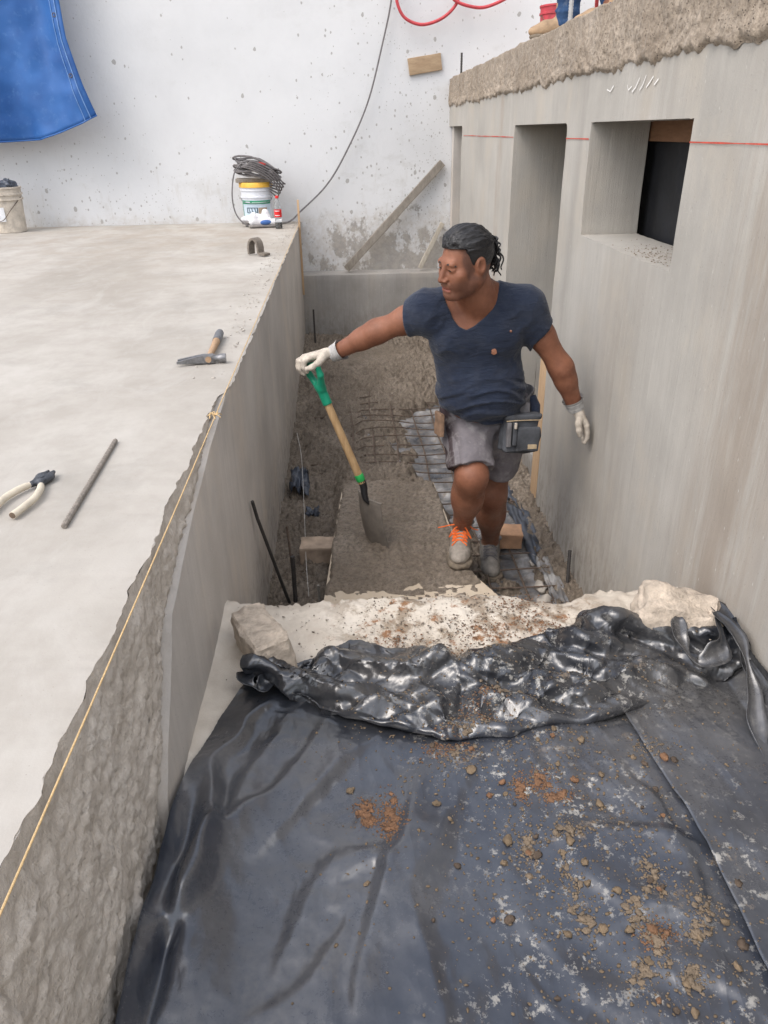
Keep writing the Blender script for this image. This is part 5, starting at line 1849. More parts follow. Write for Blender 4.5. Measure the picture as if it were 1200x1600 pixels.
def patch_sampler(spots):
    def f():
        cx, cy, sx, sy = spots[int(rg_.integers(0, len(spots)))]
        x, y = cx + rg_.normal() * sx, cy + rg_.normal() * sy
        return x, y, top_z(x, y)[0]
    return f
crumbs('red_dirt_crumbs', 'red-brown crumbs heaped in patches on the black sheet', M_dirt_r, 2600,
       patch_sampler([(.055, 1.135, .014, .035), (.055, 1.10, .015, .02), (.0, 1.15, .013, .016), (.005, 1.115, .008, .008), (.40, 1.19, .016, .02), (.35, 1.17, .010, .02), (.43, 1.145, .018, .010), (.30, 1.42, .03, .03), (.20, 1.32, .03, .02), (.53, .82, .02, .012)]), .0008, .0032, .45)
crumbs('wet_concrete_crumbs', 'grey-brown dabs of wet concrete on the black sheet', M_dab, 2200,
       patch_sampler([(.40, .93, .012, .045), (.41, .86, .012, .02), (.50, .86, .012, .02), (.52, .80, .01, .03), (.56, .93, .012, .03), (.63, .86, .018, .015), (.60, .82, .012, .012), (.48, .76, .02, .015), (.56, .74, .012, .012), (.23, 1.29, .03, .03), (.27, 1.36, .035, .015), (.10, 1.44, .05, .03), (.36, 1.46, .05, .04), (.44, 1.05, .02, .01), (.33, 1.02, .015, .03), (.68, 1.27, .02, .02)]), .0008, .0036, .4)
def samp_land():
    x, y = rg_.normal() * .22 + .27, rg_.uniform(1.60, 2.0)
    if not (-.38 < x < .85): return None
    if top_z(x, y)[0] > ZL + .02: return None
    return x, y, ZL + .004
crumbs('landing_crumbs', 'brown crumbs of concrete scattered over the cream landing', M_mud, 1300, samp_land, .0008, .0042, .5)
def samp_land_r():
    cx, cy, s = [(.36, 1.80, .05), (.56, 1.82, .05), (.10, 1.74, .05), (.5, 1.92, .04), (.28, 1.66, .06)][int(rg_.integers(0, 5))]
    x, y = cx + rg_.normal() * s, cy + rg_.normal() * s * .7
    if y > 1.98 or top_z(x, y)[0] > ZL + .02: return None
    return x, y, ZL + .004
crumbs('landing_red_crumbs', 'rust-brown crumbs of earth scattered over the cream landing', M_dirt_r, 1100, samp_land_r, .0008, .0038, .45)

def samp_sill():
    x, y = rg_.uniform(XR + .02, XI - .02), rg_.normal() * .16 + 2.75
    return (x, y, 1.582) if 2.46 < y < 3.3 else None
crumbs('sill_grit', 'tan grit scattered on the window sill of the grey room', M_dirt, 420, samp_sill, .0008, .0032, .5)

# pasty dabs: flat irregular lumps that run into each other
def dabs(name, label, mat, spots, per, rmin, rmax, hgt):
    vs_, fs_ = [], []
    off = 0
    bm_ = [stone_mesh(70 + k, 2) for k in range(6)]
    base = [np.array([v.co[:] for v in m.vertices]) for m in bm_]
    tri = [np.array([p.vertices[:] for p in m.polygons]) for m in bm_]
    for cx, cy, sx, sy in spots:
        for _ in range(per):
            x, y = cx + rg_.normal() * sx * .8, cy + rg_.normal() * sy * .8
            r = rg_.uniform(rmin, rmax); i = int(rg_.integers(0, 6)); a = rg_.uniform(0, 6.28)
            v = base[i] * [r * rg_.uniform(.7, 1.5), r, r * hgt]
            v = np.stack([v[:, 0] * math.cos(a) - v[:, 1] * math.sin(a) + x, v[:, 0] * math.sin(a) + v[:, 1] * math.cos(a) + y, v[:, 2] + top_z(x, y)[0] + .001], -1)
            v += .0012 * np.stack([fbm(v * 260, 2, 500 + q) for q in range(3)], -1)
            vs_.append(v); fs_.append(tri[i] + off); off += len(v)
    o = mesh_np(name, np.concatenate(vs_), np.concatenate(fs_), mat)
    tag(o, label, 'dirt', kind='stuff')
dabs('concrete_dabs', 'pasty grey-brown dabs of concrete stuck to the black sheet', M_dab,
     [(.40, .93, .010, .040), (.41, .86, .010, .02), (.50, .86, .010, .02), (.52, .80, .008, .028), (.56, .93, .010, .025), (.63, .86, .014, .012), (.60, .82, .010, .010), (.48, .76, .016, .012), (.56, .74, .010, .010), (.23, 1.29, .025, .025), (.27, 1.36, .03, .012), (.36, 1.46, .04, .03), (.44, 1.05, .018, .008), (.33, 1.02, .010, .025)], 11, .0028, .0075, .34)
dabs('red_earth_dabs', 'red-brown heaps of earth on the black sheet', M_dirt_r, [(.055, 1.135, .010, .028), (.055, 1.10, .011, .012), (.0, 1.15, .009, .010), (.40, 1.19, .010, .014), (.35, 1.17, .006, .014), (.43, 1.145, .012, .006)], 14, .003, .0075, .4)

# ================================================================== ON THE PLATFORM
def place(o, loc, rot=(0, 0, 0)):
    o.location = loc; o.rotation_euler = rot
    return o
# string line along the broken edge
M_string = simple('yellow_string', (.55, .39, .20), .8, .2, 200, .5, 600)
b = BM()
pts = [(XL + .002 + .0015 * math.sin(y * 1.3), y, ZS + .004 - .004 * math.sin((y + .4) / 2.7 * math.pi) * (y < 2.3)) for y in np.linspace(-.4, 7.45, 60)]
b.tube(pts, .0016, 6)
stg = b.build('string_line', M_string)
tag(stg, 'yellow string line stretched along the broken slab edge', 'string')
b = BM()
for k in range(7):
    a = k * .9
    b.tube(spline([(XL + .002, 2.20, ZS + .003), (XL + .012 * math.cos(a), 2.20 + .014 * math.sin(a), ZS + .010), (XL + .022 * math.cos(a + .5), 2.20 + .03 * math.sin(a + .4), ZS + .001)], 5), .0017, 5)
b.build('knot', M_string, stg)

# claw hammer
M_hst = simple('worn_hammer_steel', (.20, .20, .205), .42, .35, 60, .3, 200, metal=.6)
M_hwood = mat_wood('hickory', (.30, .19, .11), (.44, .30, .19), (2, .3, 2), .7)
M_tape = simple('grey_tape', (.13, .135, .145), .6, .5, 50, .5, 160)
hm = thing('hammer', 'steel claw hammer with a taped wooden handle lying on the slab', 'hammer', (-.53, 2.80, ZS + .001), R(4))
b = BM(); b.tube([(.065, 0, .019), (.052, 0, .019), (.050, 0, .019), (.036, 0, .019), (.030, 0, .019), (.018, 0, .019)], [.0165, .0175, .0175, .0125, .0125, .016], 14); b.build('face', M_hst, hm, local=True)
b = BM(); b.box((0, 0, .019), (.042, .030, .034), bev=.006); b.build('head', M_hst, hm, local=True)
for s_ in (-1, 1):
    b = BM()
    sec = []
    for k in range(9):
        t = k / 8
        sec.append((-.018 - .098 * t, s_ * (.006 + .010 * t) - .014 * t * t, .020 - .006 * t + .002 * t * t, .0095 * (1 - .35 * t), .0135 * (1 - .8 * t) + .001))
    rings = []
    for x, y, z, hy, hz in sec:
        rings.append([b.b.verts.new((x, y + q * hy, z + w * hz)) for q, w in ((-1, -1), (1, -1), (1, 1), (-1, 1))])
    for A, B_ in zip(rings, rings[1:]):
        for k in range(4): b.b.faces.new((A[k], A[(k + 1) % 4], B_[(k + 1) % 4], B_[k]))
    b.b.faces.new(rings[0][::-1]); b.b.faces.new(rings[-1])
    b.bevel(.0015, 1); b.build('claw', M_hst, hm, local=True)
b = BM(); b.tube([(0, -.018, .019), (.002, .06, .020), (.006, .17, .019), (.010, .27, .020), (.012, .34, .020)], [.0115, .0115, .0135, .0155, .0165], 14); b.build('handle', M_hwood, hm, local=True)
b = BM(); b.tube([(.0095, .26, .020), (.0105, .30, .020), (.0125, .36, .021), (.0135, .40, .021)], [.0165, .0175, .0180, .0165], 14); b.build('grip_tape', M_tape, hm, local=True)
b = BM(); b.tube([(.0135, .398, .021), (.0137, .412, .021)], [.0155, .0135], 12); b.build('butt', M_hwood, hm, local=True)

# pliers
M_iron = simple('dark_iron', (.075, .08, .09), .5, .4, 60, .4, 200, metal=.5)
M_hose_w = simple('cream_rubber', (.56, .50, .40), .6, .15, 30, .2, 150)
pj = thing('pliers', 'iron pliers with cream rubber handles lying on the slab', 'pliers', (-.782, 1.735, ZS + .001), R(-8))
for s_ in (-1, 1):
    F = Field(.006)
    F.cap((s_ * .004, -.012, .012), (s_ * .012, .018, .012), .014, .011, flat=((0, 0, 1), .75))
    F.cap((s_ * .011, .012, .012), (s_ * .005, .045, .012), .0105, .0070, flat=((0, 0, 1), .8))
    F.cap((s_ * .002, .006, .012), (-s_ * .012, -.030, .012), .011, .008)
    F.rbox((s_ * .002, .047, .012), (.0035, .010, .02), .001, mode='s', k=.002)
    V, Fc = F.mesh(.0018)
    mesh_np('jaw', V, Fc, M_iron, pj, local=True)
    b = BM(); b.tube(spline([(-s_ * .010, -.024, .012), (-s_ * .026, -.060, .013), (-s_ * .036, -.105, .013), (-s_ * .034, -.155, .012), (-s_ * .030, -.195, .012)], 6), [.0070] * 3 + [.0086] * 21 + [.0086], 12); b.build('handle', M_hose_w, pj, local=True)
    b = BM(); b.tube([(-s_ * .0302, -.193, .012), (-s_ * .030, -.1965, .012)], [.0075, .0075], 10); b.build('handle_core', simple('rust_core', (.12, .085, .06), .8, .3, 80, .4, 200), pj, local=True)
b = BM(); b.lathe([(.0095, .018), (.0095, .0235), (.006, .025)], (0, -.004, 0), 14); b.build('pivot', M_iron, pj, local=True)

# short rebar
rod('rebar_offcut', [(-.672, 2.005, ZS + .007), (-.648, 1.485, ZS + .007)], .0065, 'short ribbed rebar offcut lying on the slab between hammer and pliers', simple('dusty_rebar', (.21, .185, .16), .85, .35, 90, .6, 240))

# bent steel clamp
b = BM()
prof = spline([(-.055, 0, .0), (-.052, 0, .06), (-.030, 0, .098), (.0, 0, .105), (.026, 0, .085), (.036, 0, .045), (.040, 0, .012), (.075, 0, .008), (.10, 0, .006)], 5)
ra, rb_ = [], []
rings = []
for i, p in enumerate(prof):
    q = Vector(prof[min(i + 1, len(prof) - 1)]) - Vector(prof[max(i - 1, 0)])
    nrm = Vector((-q.z, 0, q.x)).normalized() * .008
    p = Vector(p)
    rings.append([b.b.verts.new(p + nrm + Vector((0, w, 0))) for w in (-.030, .030)] + [b.b.verts.new(p - nrm + Vector((0, w, 0))) for w in (.030, -.030)])
for A, B_ in zip(rings, rings[1:]):
    for k in range(4): b.b.faces.new((A[k], A[(k + 1) % 4], B_[(k + 1) % 4], B_[k]))
b.b.faces.new(rings[0][::-1]); b.b.faces.new(rings[-1])
o = b.build('steel_clamp', simple('rusty_clamp', (.17, .145, .12), .75, .35, 60, .5, 200))
place(o, (-.622, 5.60, ZS + .008), (0, 0, R(-38)))
tag(o, 'rusty bent steel clamp standing on the slab edge', 'clamp')
# grit along the slab's far edge
def samp_slab():
    y = rg_.uniform(2.6, 7.5); x = XL - .03 - abs(rg_.normal()) * .06
    return x, y, ZS
crumbs('slab_grit', 'grey grit strewn along the slab edge', M_stone, 500, samp_slab, .0012, .006)

# plastered bucket on the left
M_plbk = simple('cement_crusted_plastic', (.50, .445, .375), .9, .25, 14, .8, 60, bd=.006)
bk = thing('bucket', 'cement-crusted bucket full of dark sheeting against the white wall', 'bucket', (-3.085, 7.50, ZS))
b = BM(); b.lathe([(.128, .0), (.133, .004), (.147, .27), (.147, .275), (.158, .276), (.158, .292), (.149, .293), (.150, .318), (.160, .319), (.160, .335), (.151, .336), (.152, .37), (.160, .372), (.160, .385), (.146, .386), (.142, .30), (.0, .298)], (0, 0, 0), 40, cap=False); b.rough(.0025, 30, 6); b.build('pail', M_plbk, bk, local=True)
b = BM(); b.tube(spline([(-.155, -.02, .30), (-.10, -.14, .16), (0, -.168, .11), (.09, -.14, .20), (.155, -.02, .30)], 8), .0035, 6); b.build('bail', M_steel, bk, local=True)
F = Field(.03)
for k in range(9):
    a = k * 2.4
    F.ell((.07 * math.cos(a), .06 * math.sin(a), .36 + .02 * (k % 3)), (.06, .05, .045))
F.disp(lambda P: -.012 * fbm(P * 22, 3, 400), (-1, -1, -1), (1, 1, 1))
V, Fc = F.mesh(.008); mesh_np('dark_sheeting', V, Fc, M_scrap, bk, local=True)
V_ = [(.147 * 1.005 * math.cos(a), .147 * 1.005 * math.sin(a), z) for z in (.10, .22) for a in np.linspace(R(-150), R(-78), 10)]
mesh_np('label_patch', np.array(V_), grid_faces(2, 10), simple('faded_label', (.62, .63, .65), .7, .15, 20, .2, 100), bk, local=True)
V_ = [(.1495 * math.cos(a), .1495 * math.sin(a), z) for z in (.125, .165) for a in np.linspace(R(-112), R(-98), 5)]
mesh_np('label_print', np.array(V_), grid_faces(2, 5), simple('faded_blue', (.07, .09, .19), .7, .2, 40, .2, 100), bk, local=True)

# white paint bucket with a green label
M_wpl = simple('white_plastic', (.64, .66, .70), .4, .08, 12, .1, 100)
M_yel = simple('yellow_lid', (.78, .46, .07), .5, .15, 18, .2, 100)
M_grn = simple('green_print', (.02, .26, .13), .5, .12, 40, .1, 100)
M_ink = simple('dark_print', (.05, .08, .10), .6, .2, 40, .1, 100)
M_lblue = simple('pale_blue_print', (.52, .62, .70), .5, .08, 20, .1, 100)
wb = thing('bucket', 'white paint bucket with yellow lid and green label beside the soda bottle', 'bucket', (-.797, 7.60, ZS))
b = BM(); b.lathe([(.126, 0), (.130, .004), (.143, .24), (.143, .245), (.151, .247), (.151, .262), (.145, .264), (.146, .305), (.153, .307), (.153, .318), (.147, .32), (.148, .345), (.0, .345)], (0, 0, 0), 48, cap=False); b.build('pail', M_wpl, wb, local=True)
b = BM(); b.lathe([(.151, .335), (.158, .337), (.158, .372), (.154, .378), (.14, .379), (.138, .372), (0, .372)], (0, 0, 0), 48, cap=False); b.build('lid', M_yel, wb, local=True)
def bpatch(name, a0, a1, z0, z1, mat, gap=.0015, n=14):
    rad = lambda z: .130 + (.143 - .130) * z / .24 + gap
    V_ = [(rad(z) * math.cos(a), rad(z) * math.sin(a), z) for z in (z0, z1) for a in np.linspace(R(a0), R(a1), n)]
    return mesh_np(name, np.array(V_), grid_faces(2, n), mat, wb, local=True)
bpatch('label', -158, -28, .015, .228, M_lblue)
bpatch('label_band', -158, -28, .196, .226, M_grn, .003)
bpatch('label_text', -132, -112, .206, .218, M_wpl, .0045, 6)
bpatch('label_text', -104, -52, .208, .215, simple('pale_green_print', (.35, .55, .42), .5, .1, 20, .1, 100), .0045, 8)
bpatch('label_edge', -158, -153, .04, .196, M_grn, .003, 3)
bpatch('label_edge', -158, -130, .035, .045, M_grn, .003, 6)
for z0, z1, a0, a1 in ((.160, .166, -130, -84), (.118, .124, -130, -84), (.118, .166, -130, -126), (.118, .166, -88, -84)):
    bpatch('emblem_frame', a0, a1, z0, z1, M_ink, .003, 8)
for k in range(3):
    a0 = -124 + k * 12
    V_ = []
    for i in range(9):
        t = i / 8
        a = R(a0 + 7 * t + 1.5 * math.sin(t * 6.28)); z = .154 - .030 * t + .006 * math.sin(t * 9)
        rad = .130 + (.143 - .130) * z / .24 + .0032
        V_ += [(rad * math.cos(a), rad * math.sin(a), z), (rad * math.cos(a + R(3)), rad * math.sin(a + R(3)), z + .004)]
    mesh_np('emblem_stroke', np.array(V_), grid_faces(9, 2), M_ink, wb, local=True)
bpatch('picture', -82, -48, .09, .165, simple('brown_print', (.36, .27, .19), .6, .4, 60, .1, 100), .0032, 8)
b = BM(); b.tube(spline([(-.150, -.01, .255), (-.12, -.10, .215), (0, -.158, .205), (.12, -.10, .215), (.150, -.01, .255)], 8), .003, 6); b.build('bail', simple('grey_wire', (.22, .23, .25), .5, .2, 40, .2, 200), wb, local=True)
# board and cable coil on the lid
b = BM(); b.box((-.81, 7.60, ZS + .395), (.33, .20, .032), rot=Matrix.Rotation(R(3), 3, 'Z'), bev=.004); b.rough(.003, 12, 3, cuts=2)
tag(b.build('board_offcut', M_oldwood), 'short grey board lying on the yellow lid under the cable coil', 'board')
M_cab = simple('grey_cable', (.145, .135, .135), .6, .3, 30, .3, 200)
b = BM()
rr = random.Random(5)
pts = []
turns = 12
for k in range(turns * 22 + 1):
    a = 2 * math.pi * k / 22
    tr = k / 22
    R0 = .165 + .028 * math.sin(tr * 2.3) + .012 * math.sin(tr * 7.1)
    x = R0 * math.cos(a) * 1.10
    y = R0 * .62 * math.sin(a)
    z = .415 + .0115 * tr + .045 * math.sin(tr * 1.7) * .3
    z -= .42 * x * (.55 + .04 * tr) if x > 0 else .12 * x
    z += .018 * math.sin(a * 2 + tr)
    pts.append((-.770 + x, 7.56 + y, ZS + z + .012))
b.tube(pts, .0088, 6)
for k in range(5):
    q = k * .018
    b.tube(spline([(-.90 + q, 7.45 - q * .3, ZS + .515 + q * .4), (-.78, 7.40 - q * .2, ZS + .485 + q), (-.66 + q * .5, 7.42, ZS + .41 + q), (-.585 + q * .6, 7.48, ZS + .31 + q), (-.60 + q, 7.55, ZS + .25 + q * 1.5), (-.66, 7.50, ZS + .30 + q)], 8), .0068, 6)
co = b.build('cable_coil', M_cab)
tag(co, 'thick coil of grey electric cable piled on the yellow-lidded bucket', 'cable')
b = BM(); b.tube(spline([(-.90, 7.46, ZS + .54), (-.965, 7.42, ZS + .46), (-1.0, 7.40, ZS + .28), (-.985, 7.40, ZS + .13), (-.92, 7.40, ZS + .04), (-.84, 7.40, ZS + .010), (-.72, 7.42, ZS + .010)], 10), .0068, 6); b.build('loose_loop', M_cab, co)
b = BM(); b.tube(spline([(-.735, 7.43, ZS + .54), (-.70, 7.44, ZS + .535), (-.68, 7.45, ZS + .53)], 4), .012, 6); b.build('red_tie', simple('red_tie', (.45, .06, .05), .7, .2, 40, .2, 200), co)
# cable hanging down the wall
b = BM(); b.tube(spline([(.528, 7.80, 3.25), (.504, 7.80, 3.019), (.432, 7.80, 2.735), (.276, 7.80, 2.237), (.053, 7.80, 1.816), (-.144, 7.79, 1.541), (-.405, 7.75, 1.318), (-.50, 7.65, 1.245), (-.60, 7.58, ZS + .010), (-.70, 7.50, ZS + .009)], 10), .0075, 6)
tag(b.build('hanging_cable', M_cab), 'thin dark cable sagging down the white wall to the slab corner', 'cable')

# soda bottle
bt = thing('bottle', 'clear soda bottle with red cap and label and a little cola left', 'bottle', (-.583, 7.25, ZS))
t = NT('clear_pet', .08, .5); t.b.inputs['Transmission Weight'].default_value = .92; t.b.inputs['IOR'].default_value = 1.2
M_pet = t.done((.86, .88, .88), .08, t.bump(t.noise(40, 2), .1, .003))
b = BM(); b.lathe([(.020, 0), (.031, .004), (.033, .03), (.031, .06), (.033, .09), (.033, .17), (.031, .195), (.020, .235), (.0125, .255), (.0125, .262)], (0, 0, 0), 24, cap=False); b.build('body', M_pet, bt, local=True)
b = BM(); b.lathe([(.019, .002), (.0295, .005), (.0312, .03), (.0298, .055), (0, .056)], (0, 0, 0), 24, cap=False); b.build('cola', simple('cola', (.012, .006, .004), .2, .1, 20, .05, 100), bt, local=True)
M_red = simple('red_print', (.62, .02, .02), .45, .12, 40, .1, 100)
b = BM(); b.lathe([(.0338, .10), (.0338, .165)], (0, 0, 0), 24, cap=False); b.build('label', M_red, bt, local=True)
for z in (.113, .150):
    V_ = [(.0345 * math.cos(a), .0345 * math.sin(a), z + dz) for dz in (0, .006) for a in np.linspace(R(-140), R(-60), 8)]
    mesh_np('label_text', np.array(V_), grid_faces(2, 8), M_wpl, bt, local=True)
b = BM(); b.lathe([(.015, .258), (.0155, .262), (.0155, .276), (.014, .279), (0, .279)], (0, 0, 0), 20); b.build('cap', M_red, bt, local=True)

# running shoes
M_swh = simple('white_mesh_fabric', (.66, .66, .68), .8, .12, 30, .3, 200)
M_sbl = simple('blue_panel', (.05, .13, .36), .6, .2, 30, .3, 200)
M_sgr = simple('grey_rubber', (.20, .185, .175), .8, .25, 30, .4, 150)
def runner(loc, rz, label, mir):
    rt = thing('running_shoe', label, 'shoe', loc, rz, 'running shoes by the white bucket')
    F = Field(.02)
    F.ell((0, .09, .045), (.043, .085, .032)).cap((0, -.09, .06), (0, .03, .055), .042, .040).cap((0, -.085, .07), (0, -.08, .10), .036, .038)
    F.cap((0, -.075, .09), (0, -.02, .13), .027, .03, mode='s', k=.006).half((0, 0, .028), (0, 0, -1))
    V, Fc = F.mesh(.006); mesh_np('upper', V, Fc, M_swh, rt, local=True)
    F = Field(.02)
    F.cap((0, -.09, .018), (0, .12, .016), .045, .048, flat=((0, 0, 1), .42)).half((0, 0, 0), (0, 0, -1))
    V, Fc = F.mesh(.006); mesh_np('sole', V, Fc, M_sgr, rt, local=True)
    F = Field(.01)
    F.ell((mir * .034, .02, .05), (.016, .055, .022))
    V, Fc = F.mesh(.005); mesh_np('side_panel', V, Fc, M_sbl, rt, local=True)
    b = BM()
    for k in range(4): b.tube(spline([(-.025, .0 + k * .02, .088 - k * .004), (0, .005 + k * .02, .098 - k * .005), (.025, .01 + k * .02, .088 - k * .004)], 4), .004, 5)
    b.build('lace', M_swh, rt, local=True)
runner((-.735, 7.36, ZS), R(-78), 'white running shoe with blue side panel, nearer the soda bottle', 1)
runner((-.79, 7.44, ZS + .02), R(68), 'white running shoe tucked behind its mate against the bucket', -1)

# stake at the slab corner
b = BM(); b.box((-.405, 7.42, 1.02), (.020, .018, .86), bev=.002); b.rough(.0012, 8, 3, cuts=3)
tag(b.build('wooden_stake', M_pine), 'thin pine stake standing at the far slab corner', 'stake')

# ================================================================== AGAINST THE WHITE WALL
def bar_between(name, A, B_, w, th, mat, label, cat, group=None):
    A, B_ = Vector(A), Vector(B_)
    d = B_ - A
    rot = Matrix((d.normalized(), Vector((0, 1, 0)), d.normalized().cross(Vector((0, 1, 0))))).transposed()
    b = BM(); b.box((0, 0, 0), (d.length, th, w), bev=.004); b.rough(.003, 7, 5, cuts=4)
    for v in b.b.verts: v.co = (A + B_) / 2 + rot @ v.co
    return tag(b.build(name, mat), label, cat, group)
bar_between('leaning_board', (.02, 7.70, .775), (.985, 7.80, 1.725), .072, .035, M_oldwood, 'long weathered grey board leaning diagonally on the low wall', 'board')
bar_between('leaning_board', (.76, 7.70, .765), (.995, 7.80, 1.18), .045, .022, mat_wood('pale_lath', (.36, .32, .26), (.47, .43, .36), (2, 2, .6), .9), 'short pale lath leaning in the corner of the low wall', 'board')
b = BM(); b.box((0, 0, 0), (.305, .035, .135), bev=.003); b.rough(.0015, 9, 4, cuts=2)
o = b.build('wood_block', mat_wood('fixed_pine_block', (.30, .21, .13), (.42, .31, .20), (.4, 1, 2), .85)); place(o, (.81, 7.835, 2.538), (0, R(-8), 0))
tag(o, 'short pine block fixed to the white wall', 'wood block')
M_hose = simple('red_hose', (.45, .05, .06), .5, .2, 20, .2, 150)
b = BM(); b.tube(spline([(.53, 7.74, 3.35), (.545, 7.74, 3.10), (.556, 7.74, 2.985), (.623, 7.74, 2.882), (.77, 7.74, 2.833), (.94, 7.74, 2.874), (1.06, 7.74, 2.966), (1.10, 7.75, 3.07), (1.08, 7.76, 3.2)], 8), .0135, 8)
hs = tag(b.build('red_hose', M_hose), 'red hose hanging in a loop on the white wall', 'hose')
b = BM(); b.tube(spline([(1.02, 7.72, 3.06), (1.06, 7.72, 3.003), (1.19, 7.72, 2.961), (1.33, 7.72, 2.955), (1.51, 7.72, 3.018), (1.62, 7.72, 3.1)], 8), .0135, 8); b.build('second_loop', M_hose, hs)

# blue tarpaulin
def mat_blue():
    t = NT('blue_tarpaulin', .42, .45)
    n = t.noise(3, 5, .6)
    c = t.ramp(n, [(0.3, (.008, .062, .23)), (0.7, (.020, .11, .34))])
    c = t.mix(t.ramp(t.noise(16, 6, .7), [(0.55, 0), (0.75, .4)]), c, (.10, .22, .45))
    return t.done(c, t.ramp(n, [(0.3, .35), (0.7, .55)]), t.bump(t.noise(260, 2, .5), .12, .002))
M_blue = mat_blue()
NU, NV = 90, 70
top_r = [(-2.30, 4.3), (-2.285, 3.6), (-2.277, 3.094), (-2.264, 2.738), (-2.196, 2.409), (-2.128, 2.164)]
bot = [(-2.128, 2.164), (-2.25, 2.105), (-2.377, 2.068), (-2.52, 2.02), (-2.675, 1.982), (-3.014, 1.967), (-3.5, 1.96), (-4.4, 2.0)]
zs_ = np.linspace(0, 1, NV); us_ = np.linspace(0, 1, NU)
tr_, bt_ = np.array(top_r), np.array(bot)
def alongp(p, t):
    s = np.concatenate([[0], np.cumsum(np.hypot(*np.diff(p, axis=0).T))]); s /= s[-1]
    return np.stack([np.interp(t, s, p[:, 0]), np.interp(t, s, p[:, 1])], -1)
bl_ = alongp(bt_, us_); rl_ = alongp(tr_, zs_)
V_ = np.zeros((NU, NV, 3))
for i, u in enumerate(us_):
    for j, v in enumerate(zs_):
        xb_, zb_ = bl_[i]; xr_, zr_ = rl_[j]
        x = xr_ + (xb_ - bl_[0, 0]) * (.80 + .20 * v)
        z = 4.3 + (zb_ - 4.3) * v + (zr_ - (4.3 + (2.164 - 4.3) * v)) * (1 - u)
        fold = .055 * math.sin(x * 7.5 + .9 * math.sin(z * 1.4)) + .03 * math.sin(x * 15 + z * 1.5)
        V_[i, j] = (x, 7.58 - fold * (.35 + .65 * v) - .05 * v, z)
V_[..., 1] += .02 * fbm(p3(V_[..., 0] * 3, V_[..., 2] * 3), 3, 410)
bt_o = mesh_np('tarpaulin', V_, grid_faces(NU, NV), M_blue)
_q = bt_o.modifiers.new('cloth', 'SOLIDIFY'); _q.thickness = .004
tag(bt_o, 'blue tarpaulin hanging down over the white wall', 'tarpaulin')
for off, rr_ in ((2, .0045), (4, .0035)):
    b = BM(); b.tube([tuple(V_[off, j] + [0, -.004, 0]) for j in range(NV)], rr_, 5); b.build('hem_stitch', simple('pale_blue_hem', (.14, .26, .50), .5, .2, 30, .2, 150), bt_o)
b = BM(); b.tube([tuple(V_[i, NV - 1]) for i in range(NU)], .006, 5); b.build('hem', M_blue, bt_o)
for jj in (30, 44, 58):
    b = BM(); c = V_[3, jj]; b.tube([(c[0] + .014 * math.cos(a), c[1] - .006, c[2] + .014 * math.sin(a)) for a in np.linspace(0, 6.28, 13)[:-1]], .003, 5, closed=True); b.build('eyelet', M_steel, bt_o)

# ================================================================== ON THE ROOF
rbk = thing('bucket', 'red bucket standing on the roof behind the boots', 'bucket', (1.80, 7.0, 2.47))
M_rbk = simple('dusty_red_plastic', (.40, .045, .06), .55, .3, 14, .3, 80)
b = BM(); b.lathe([(.125, 0), (.143, .26), (.151, .262), (.151, .276), (.145, .278), (.147, .335), (.155, .337), (.155, .350), (.148, .352), (.149, .385), (.156, .387), (.156, .40), (.142, .40), (.12, .02), (0, .02)], (0, 0, 0), 36, cap=False); b.build('pail', M_rbk, rbk, local=True)
b = BM(); b.tube(spline([(-.15, -.02, .34), (-.10, -.13, .22), (0, -.16, .18), (.10, -.13, .22), (.15, -.02, .34)], 8), .004, 6); b.build('bail', M_steel, rbk, local=True)
b = BM(); b.tube(spline([(1.60, 5.2, 2.95), (1.62, 5.4, 2.80), (1.68, 5.6, 2.62), (1.75, 5.9, 2.47), (1.9, 6.2, 2.445)], 8), .012, 8)
tag(b.build('red_hose', M_hose), 'red hose trailing over the roof behind the worker', 'hose')

def mat_denim():
    t = NT('faded_denim', .9, .15)
    n = t.noise(9, 6, .65)
    c = t.ramp(n, [(0.3, (.022, .05, .12)), (0.7, (.05, .10, .20))])
    c = t.mix(t.ramp(t.noise(20, 6, .7), [(0.55, 0), (0.75, .45)]), c, (.22, .26, .32))
    return t.done(c, .9, t.bump(t.noise(26, 4, .6, t.mapping((1, 1, 2.5)), .5), .4, .012))
M_denim = mat_denim()
M_boot = simple('tan_boot_leather', (.34, .235, .145), .8, .3, 20, .5, 120)
w2 = thing('person', 'worker in blue jeans and tan boots standing on the roof edge', 'person', (1.30, 4.5, 2.43))
RZ = 2.432
feet = [np.array([1.235, 4.70, RZ]), np.array([1.36, 4.28, RZ])]
F = Field(.03)
hipc = np.array([1.42, 4.47, RZ + .86])
F.ell(hipc + [0, 0, .06], (.12, .175, .12)).ell(hipc + [-.01, 0, .30], (.115, .165, .19), k=.06).ell(hipc + [-.015, 0, .47], (.115, .19, .14), k=.06)
F.cap(hipc + [-.02, -.19, .53], hipc + [-.02, .19, .53], .06, k=.05).cap(hipc + [-.02, 0, .55], hipc + [-.03, 0, .68], .055, k=.03)
F.ell(hipc + [-.045, 0, .79], (.098, .076, .118), k=.03).ell(hipc + [-.135, 0, .77], (.018, .014, .022), k=.015)
for s_ in (-1, 1):
    F.cap(hipc + [-.02, s_ * .21, .53], hipc + [-.03, s_ * .25, .25], .052, .04, k=.03).cap(hipc + [-.03, s_ * .25, .25], hipc + [-.15, s_ * .22, .05], .04, .03, k=.02)
    F.cap(hipc + [-.15, s_ * .22, .05], hipc + [-.20, s_ * .21, -.02], .03, .022, k=.02)
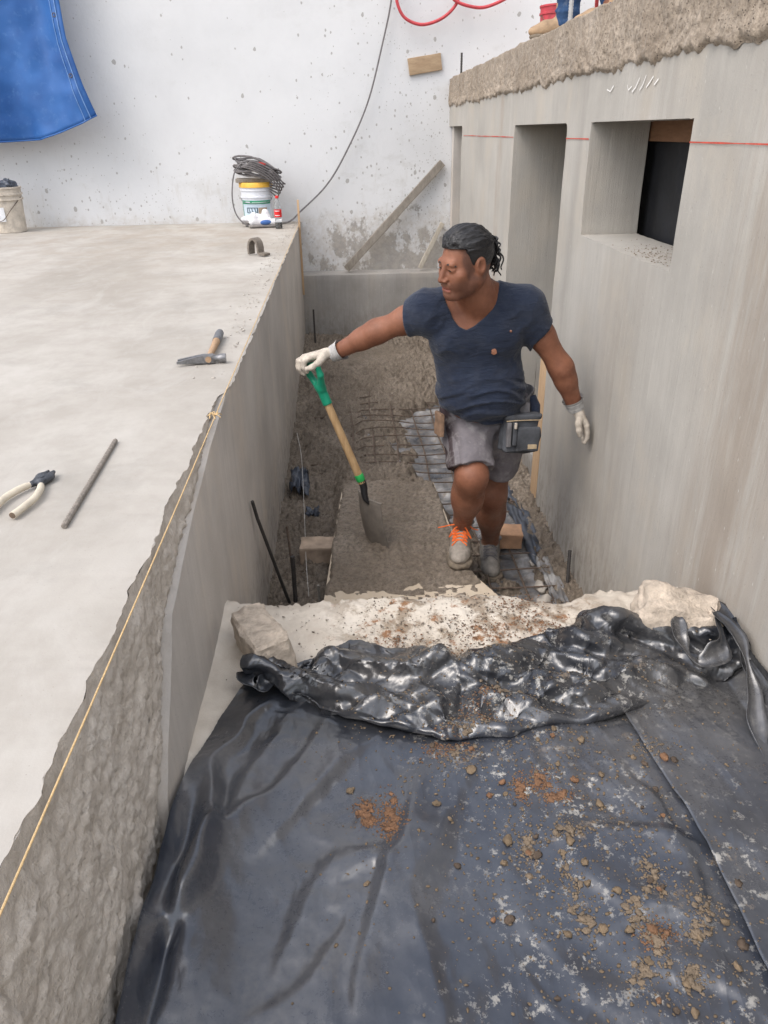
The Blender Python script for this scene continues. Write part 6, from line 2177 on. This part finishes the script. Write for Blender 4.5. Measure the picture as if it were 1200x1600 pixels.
for f_, s_ in zip(feet, (1, -1)):
    kn_ = (f_ + hipc + [0, s_ * .1, 0]) / 2 + [-.05, 0, 0]
    F.cap(hipc + [0, s_ * .09, -.02], kn_, .085, .06, k=.04).cap(kn_, f_ + [0, 0, .10], .058, .045, k=.03)
V, Fc = F.mesh(.011)
bo2 = mesh_np('body', V, Fc, M_skin, w2)
for nm in ('stubble', 'lips'):
    bo2.data.attributes.new(nm, 'FLOAT', 'POINT')
F = Field(.03)
F.ell(hipc + [0, 0, .06], (.13, .185, .12))
for f_, s_ in zip(feet, (1, -1)):
    kn_ = (f_ + hipc + [0, s_ * .1, 0]) / 2 + [-.05, 0, 0]
    F.cap(hipc + [0, s_ * .09, -.02], kn_, .092, .070, k=.05).cap(kn_, f_ + [.01, 0, .07], .066, .060, k=.04)
F.half(feet[0] + [0, 0, .062], (0, 0, -1)).half(hipc + [0, 0, .13], (0, 0, 1))
F.disp(lambda P: -.009 * (1 - np.abs(fbm(P * [9, 9, 17], 2, 420)) * 1.7), (0, 3, 2), (3, 6, 5))
V, Fc = F.mesh(.009, refine=0); mesh_np('jeans', V, Fc, M_denim, w2)
F = Field(.03)
F.ell(hipc + [-.01, 0, .30], (.128, .178, .21)).ell(hipc + [-.015, 0, .47], (.128, .203, .145), k=.06).cap(hipc + [-.02, -.20, .53], hipc + [-.02, .20, .53], .072, k=.05)
for s_ in (-1, 1): F.cap(hipc + [-.02, s_ * .21, .53], hipc + [-.027, s_ * .235, .36], .066, .06, k=.03)
F.half(hipc + [0, 0, .10], (0, 0, -1))
V, Fc = F.mesh(.012, refine=0); mesh_np('shirt', V, Fc, simple('grey_work_shirt', (.22, .22, .23), .9, .2, 12, .4, 60), w2)
F = Field(.02); F.ell(hipc + [-.030, 0, .825], (.108, .086, .095)).half(hipc + [-.03, 0, .80], (-.5, 0, -1)); V, Fc = F.mesh(.008); mesh_np('hair', V, Fc, M_hair, w2)
for f_ in feet:
    F = Field(.02)
    F.cap(f_ + [.02, 0, .055], f_ + [-.09, 0, .045], .045, .045).ell(f_ + [-.125, 0, .036], (.062, .046, .032), k=.03).cap(f_ + [.01, 0, .07], f_ + [.01, 0, .16], .050, .052, k=.03)
    F.half(f_ + [0, 0, .018], (0, 0, -1)).half(f_ + [0, 0, .165], (0, 0, 1))
    V, Fc = F.mesh(.007); bt2 = mesh_np('boot', V, Fc, M_boot, w2)
    F = Field(.02); F.cap(f_ + [.03, 0, .012], f_ + [-.13, 0, .012], .048, .050, flat=((0, 0, 1), .4)).half(f_, (0, 0, -1)); V, Fc = F.mesh(.007); mesh_np('sole', V, Fc, M_sole, bt2)
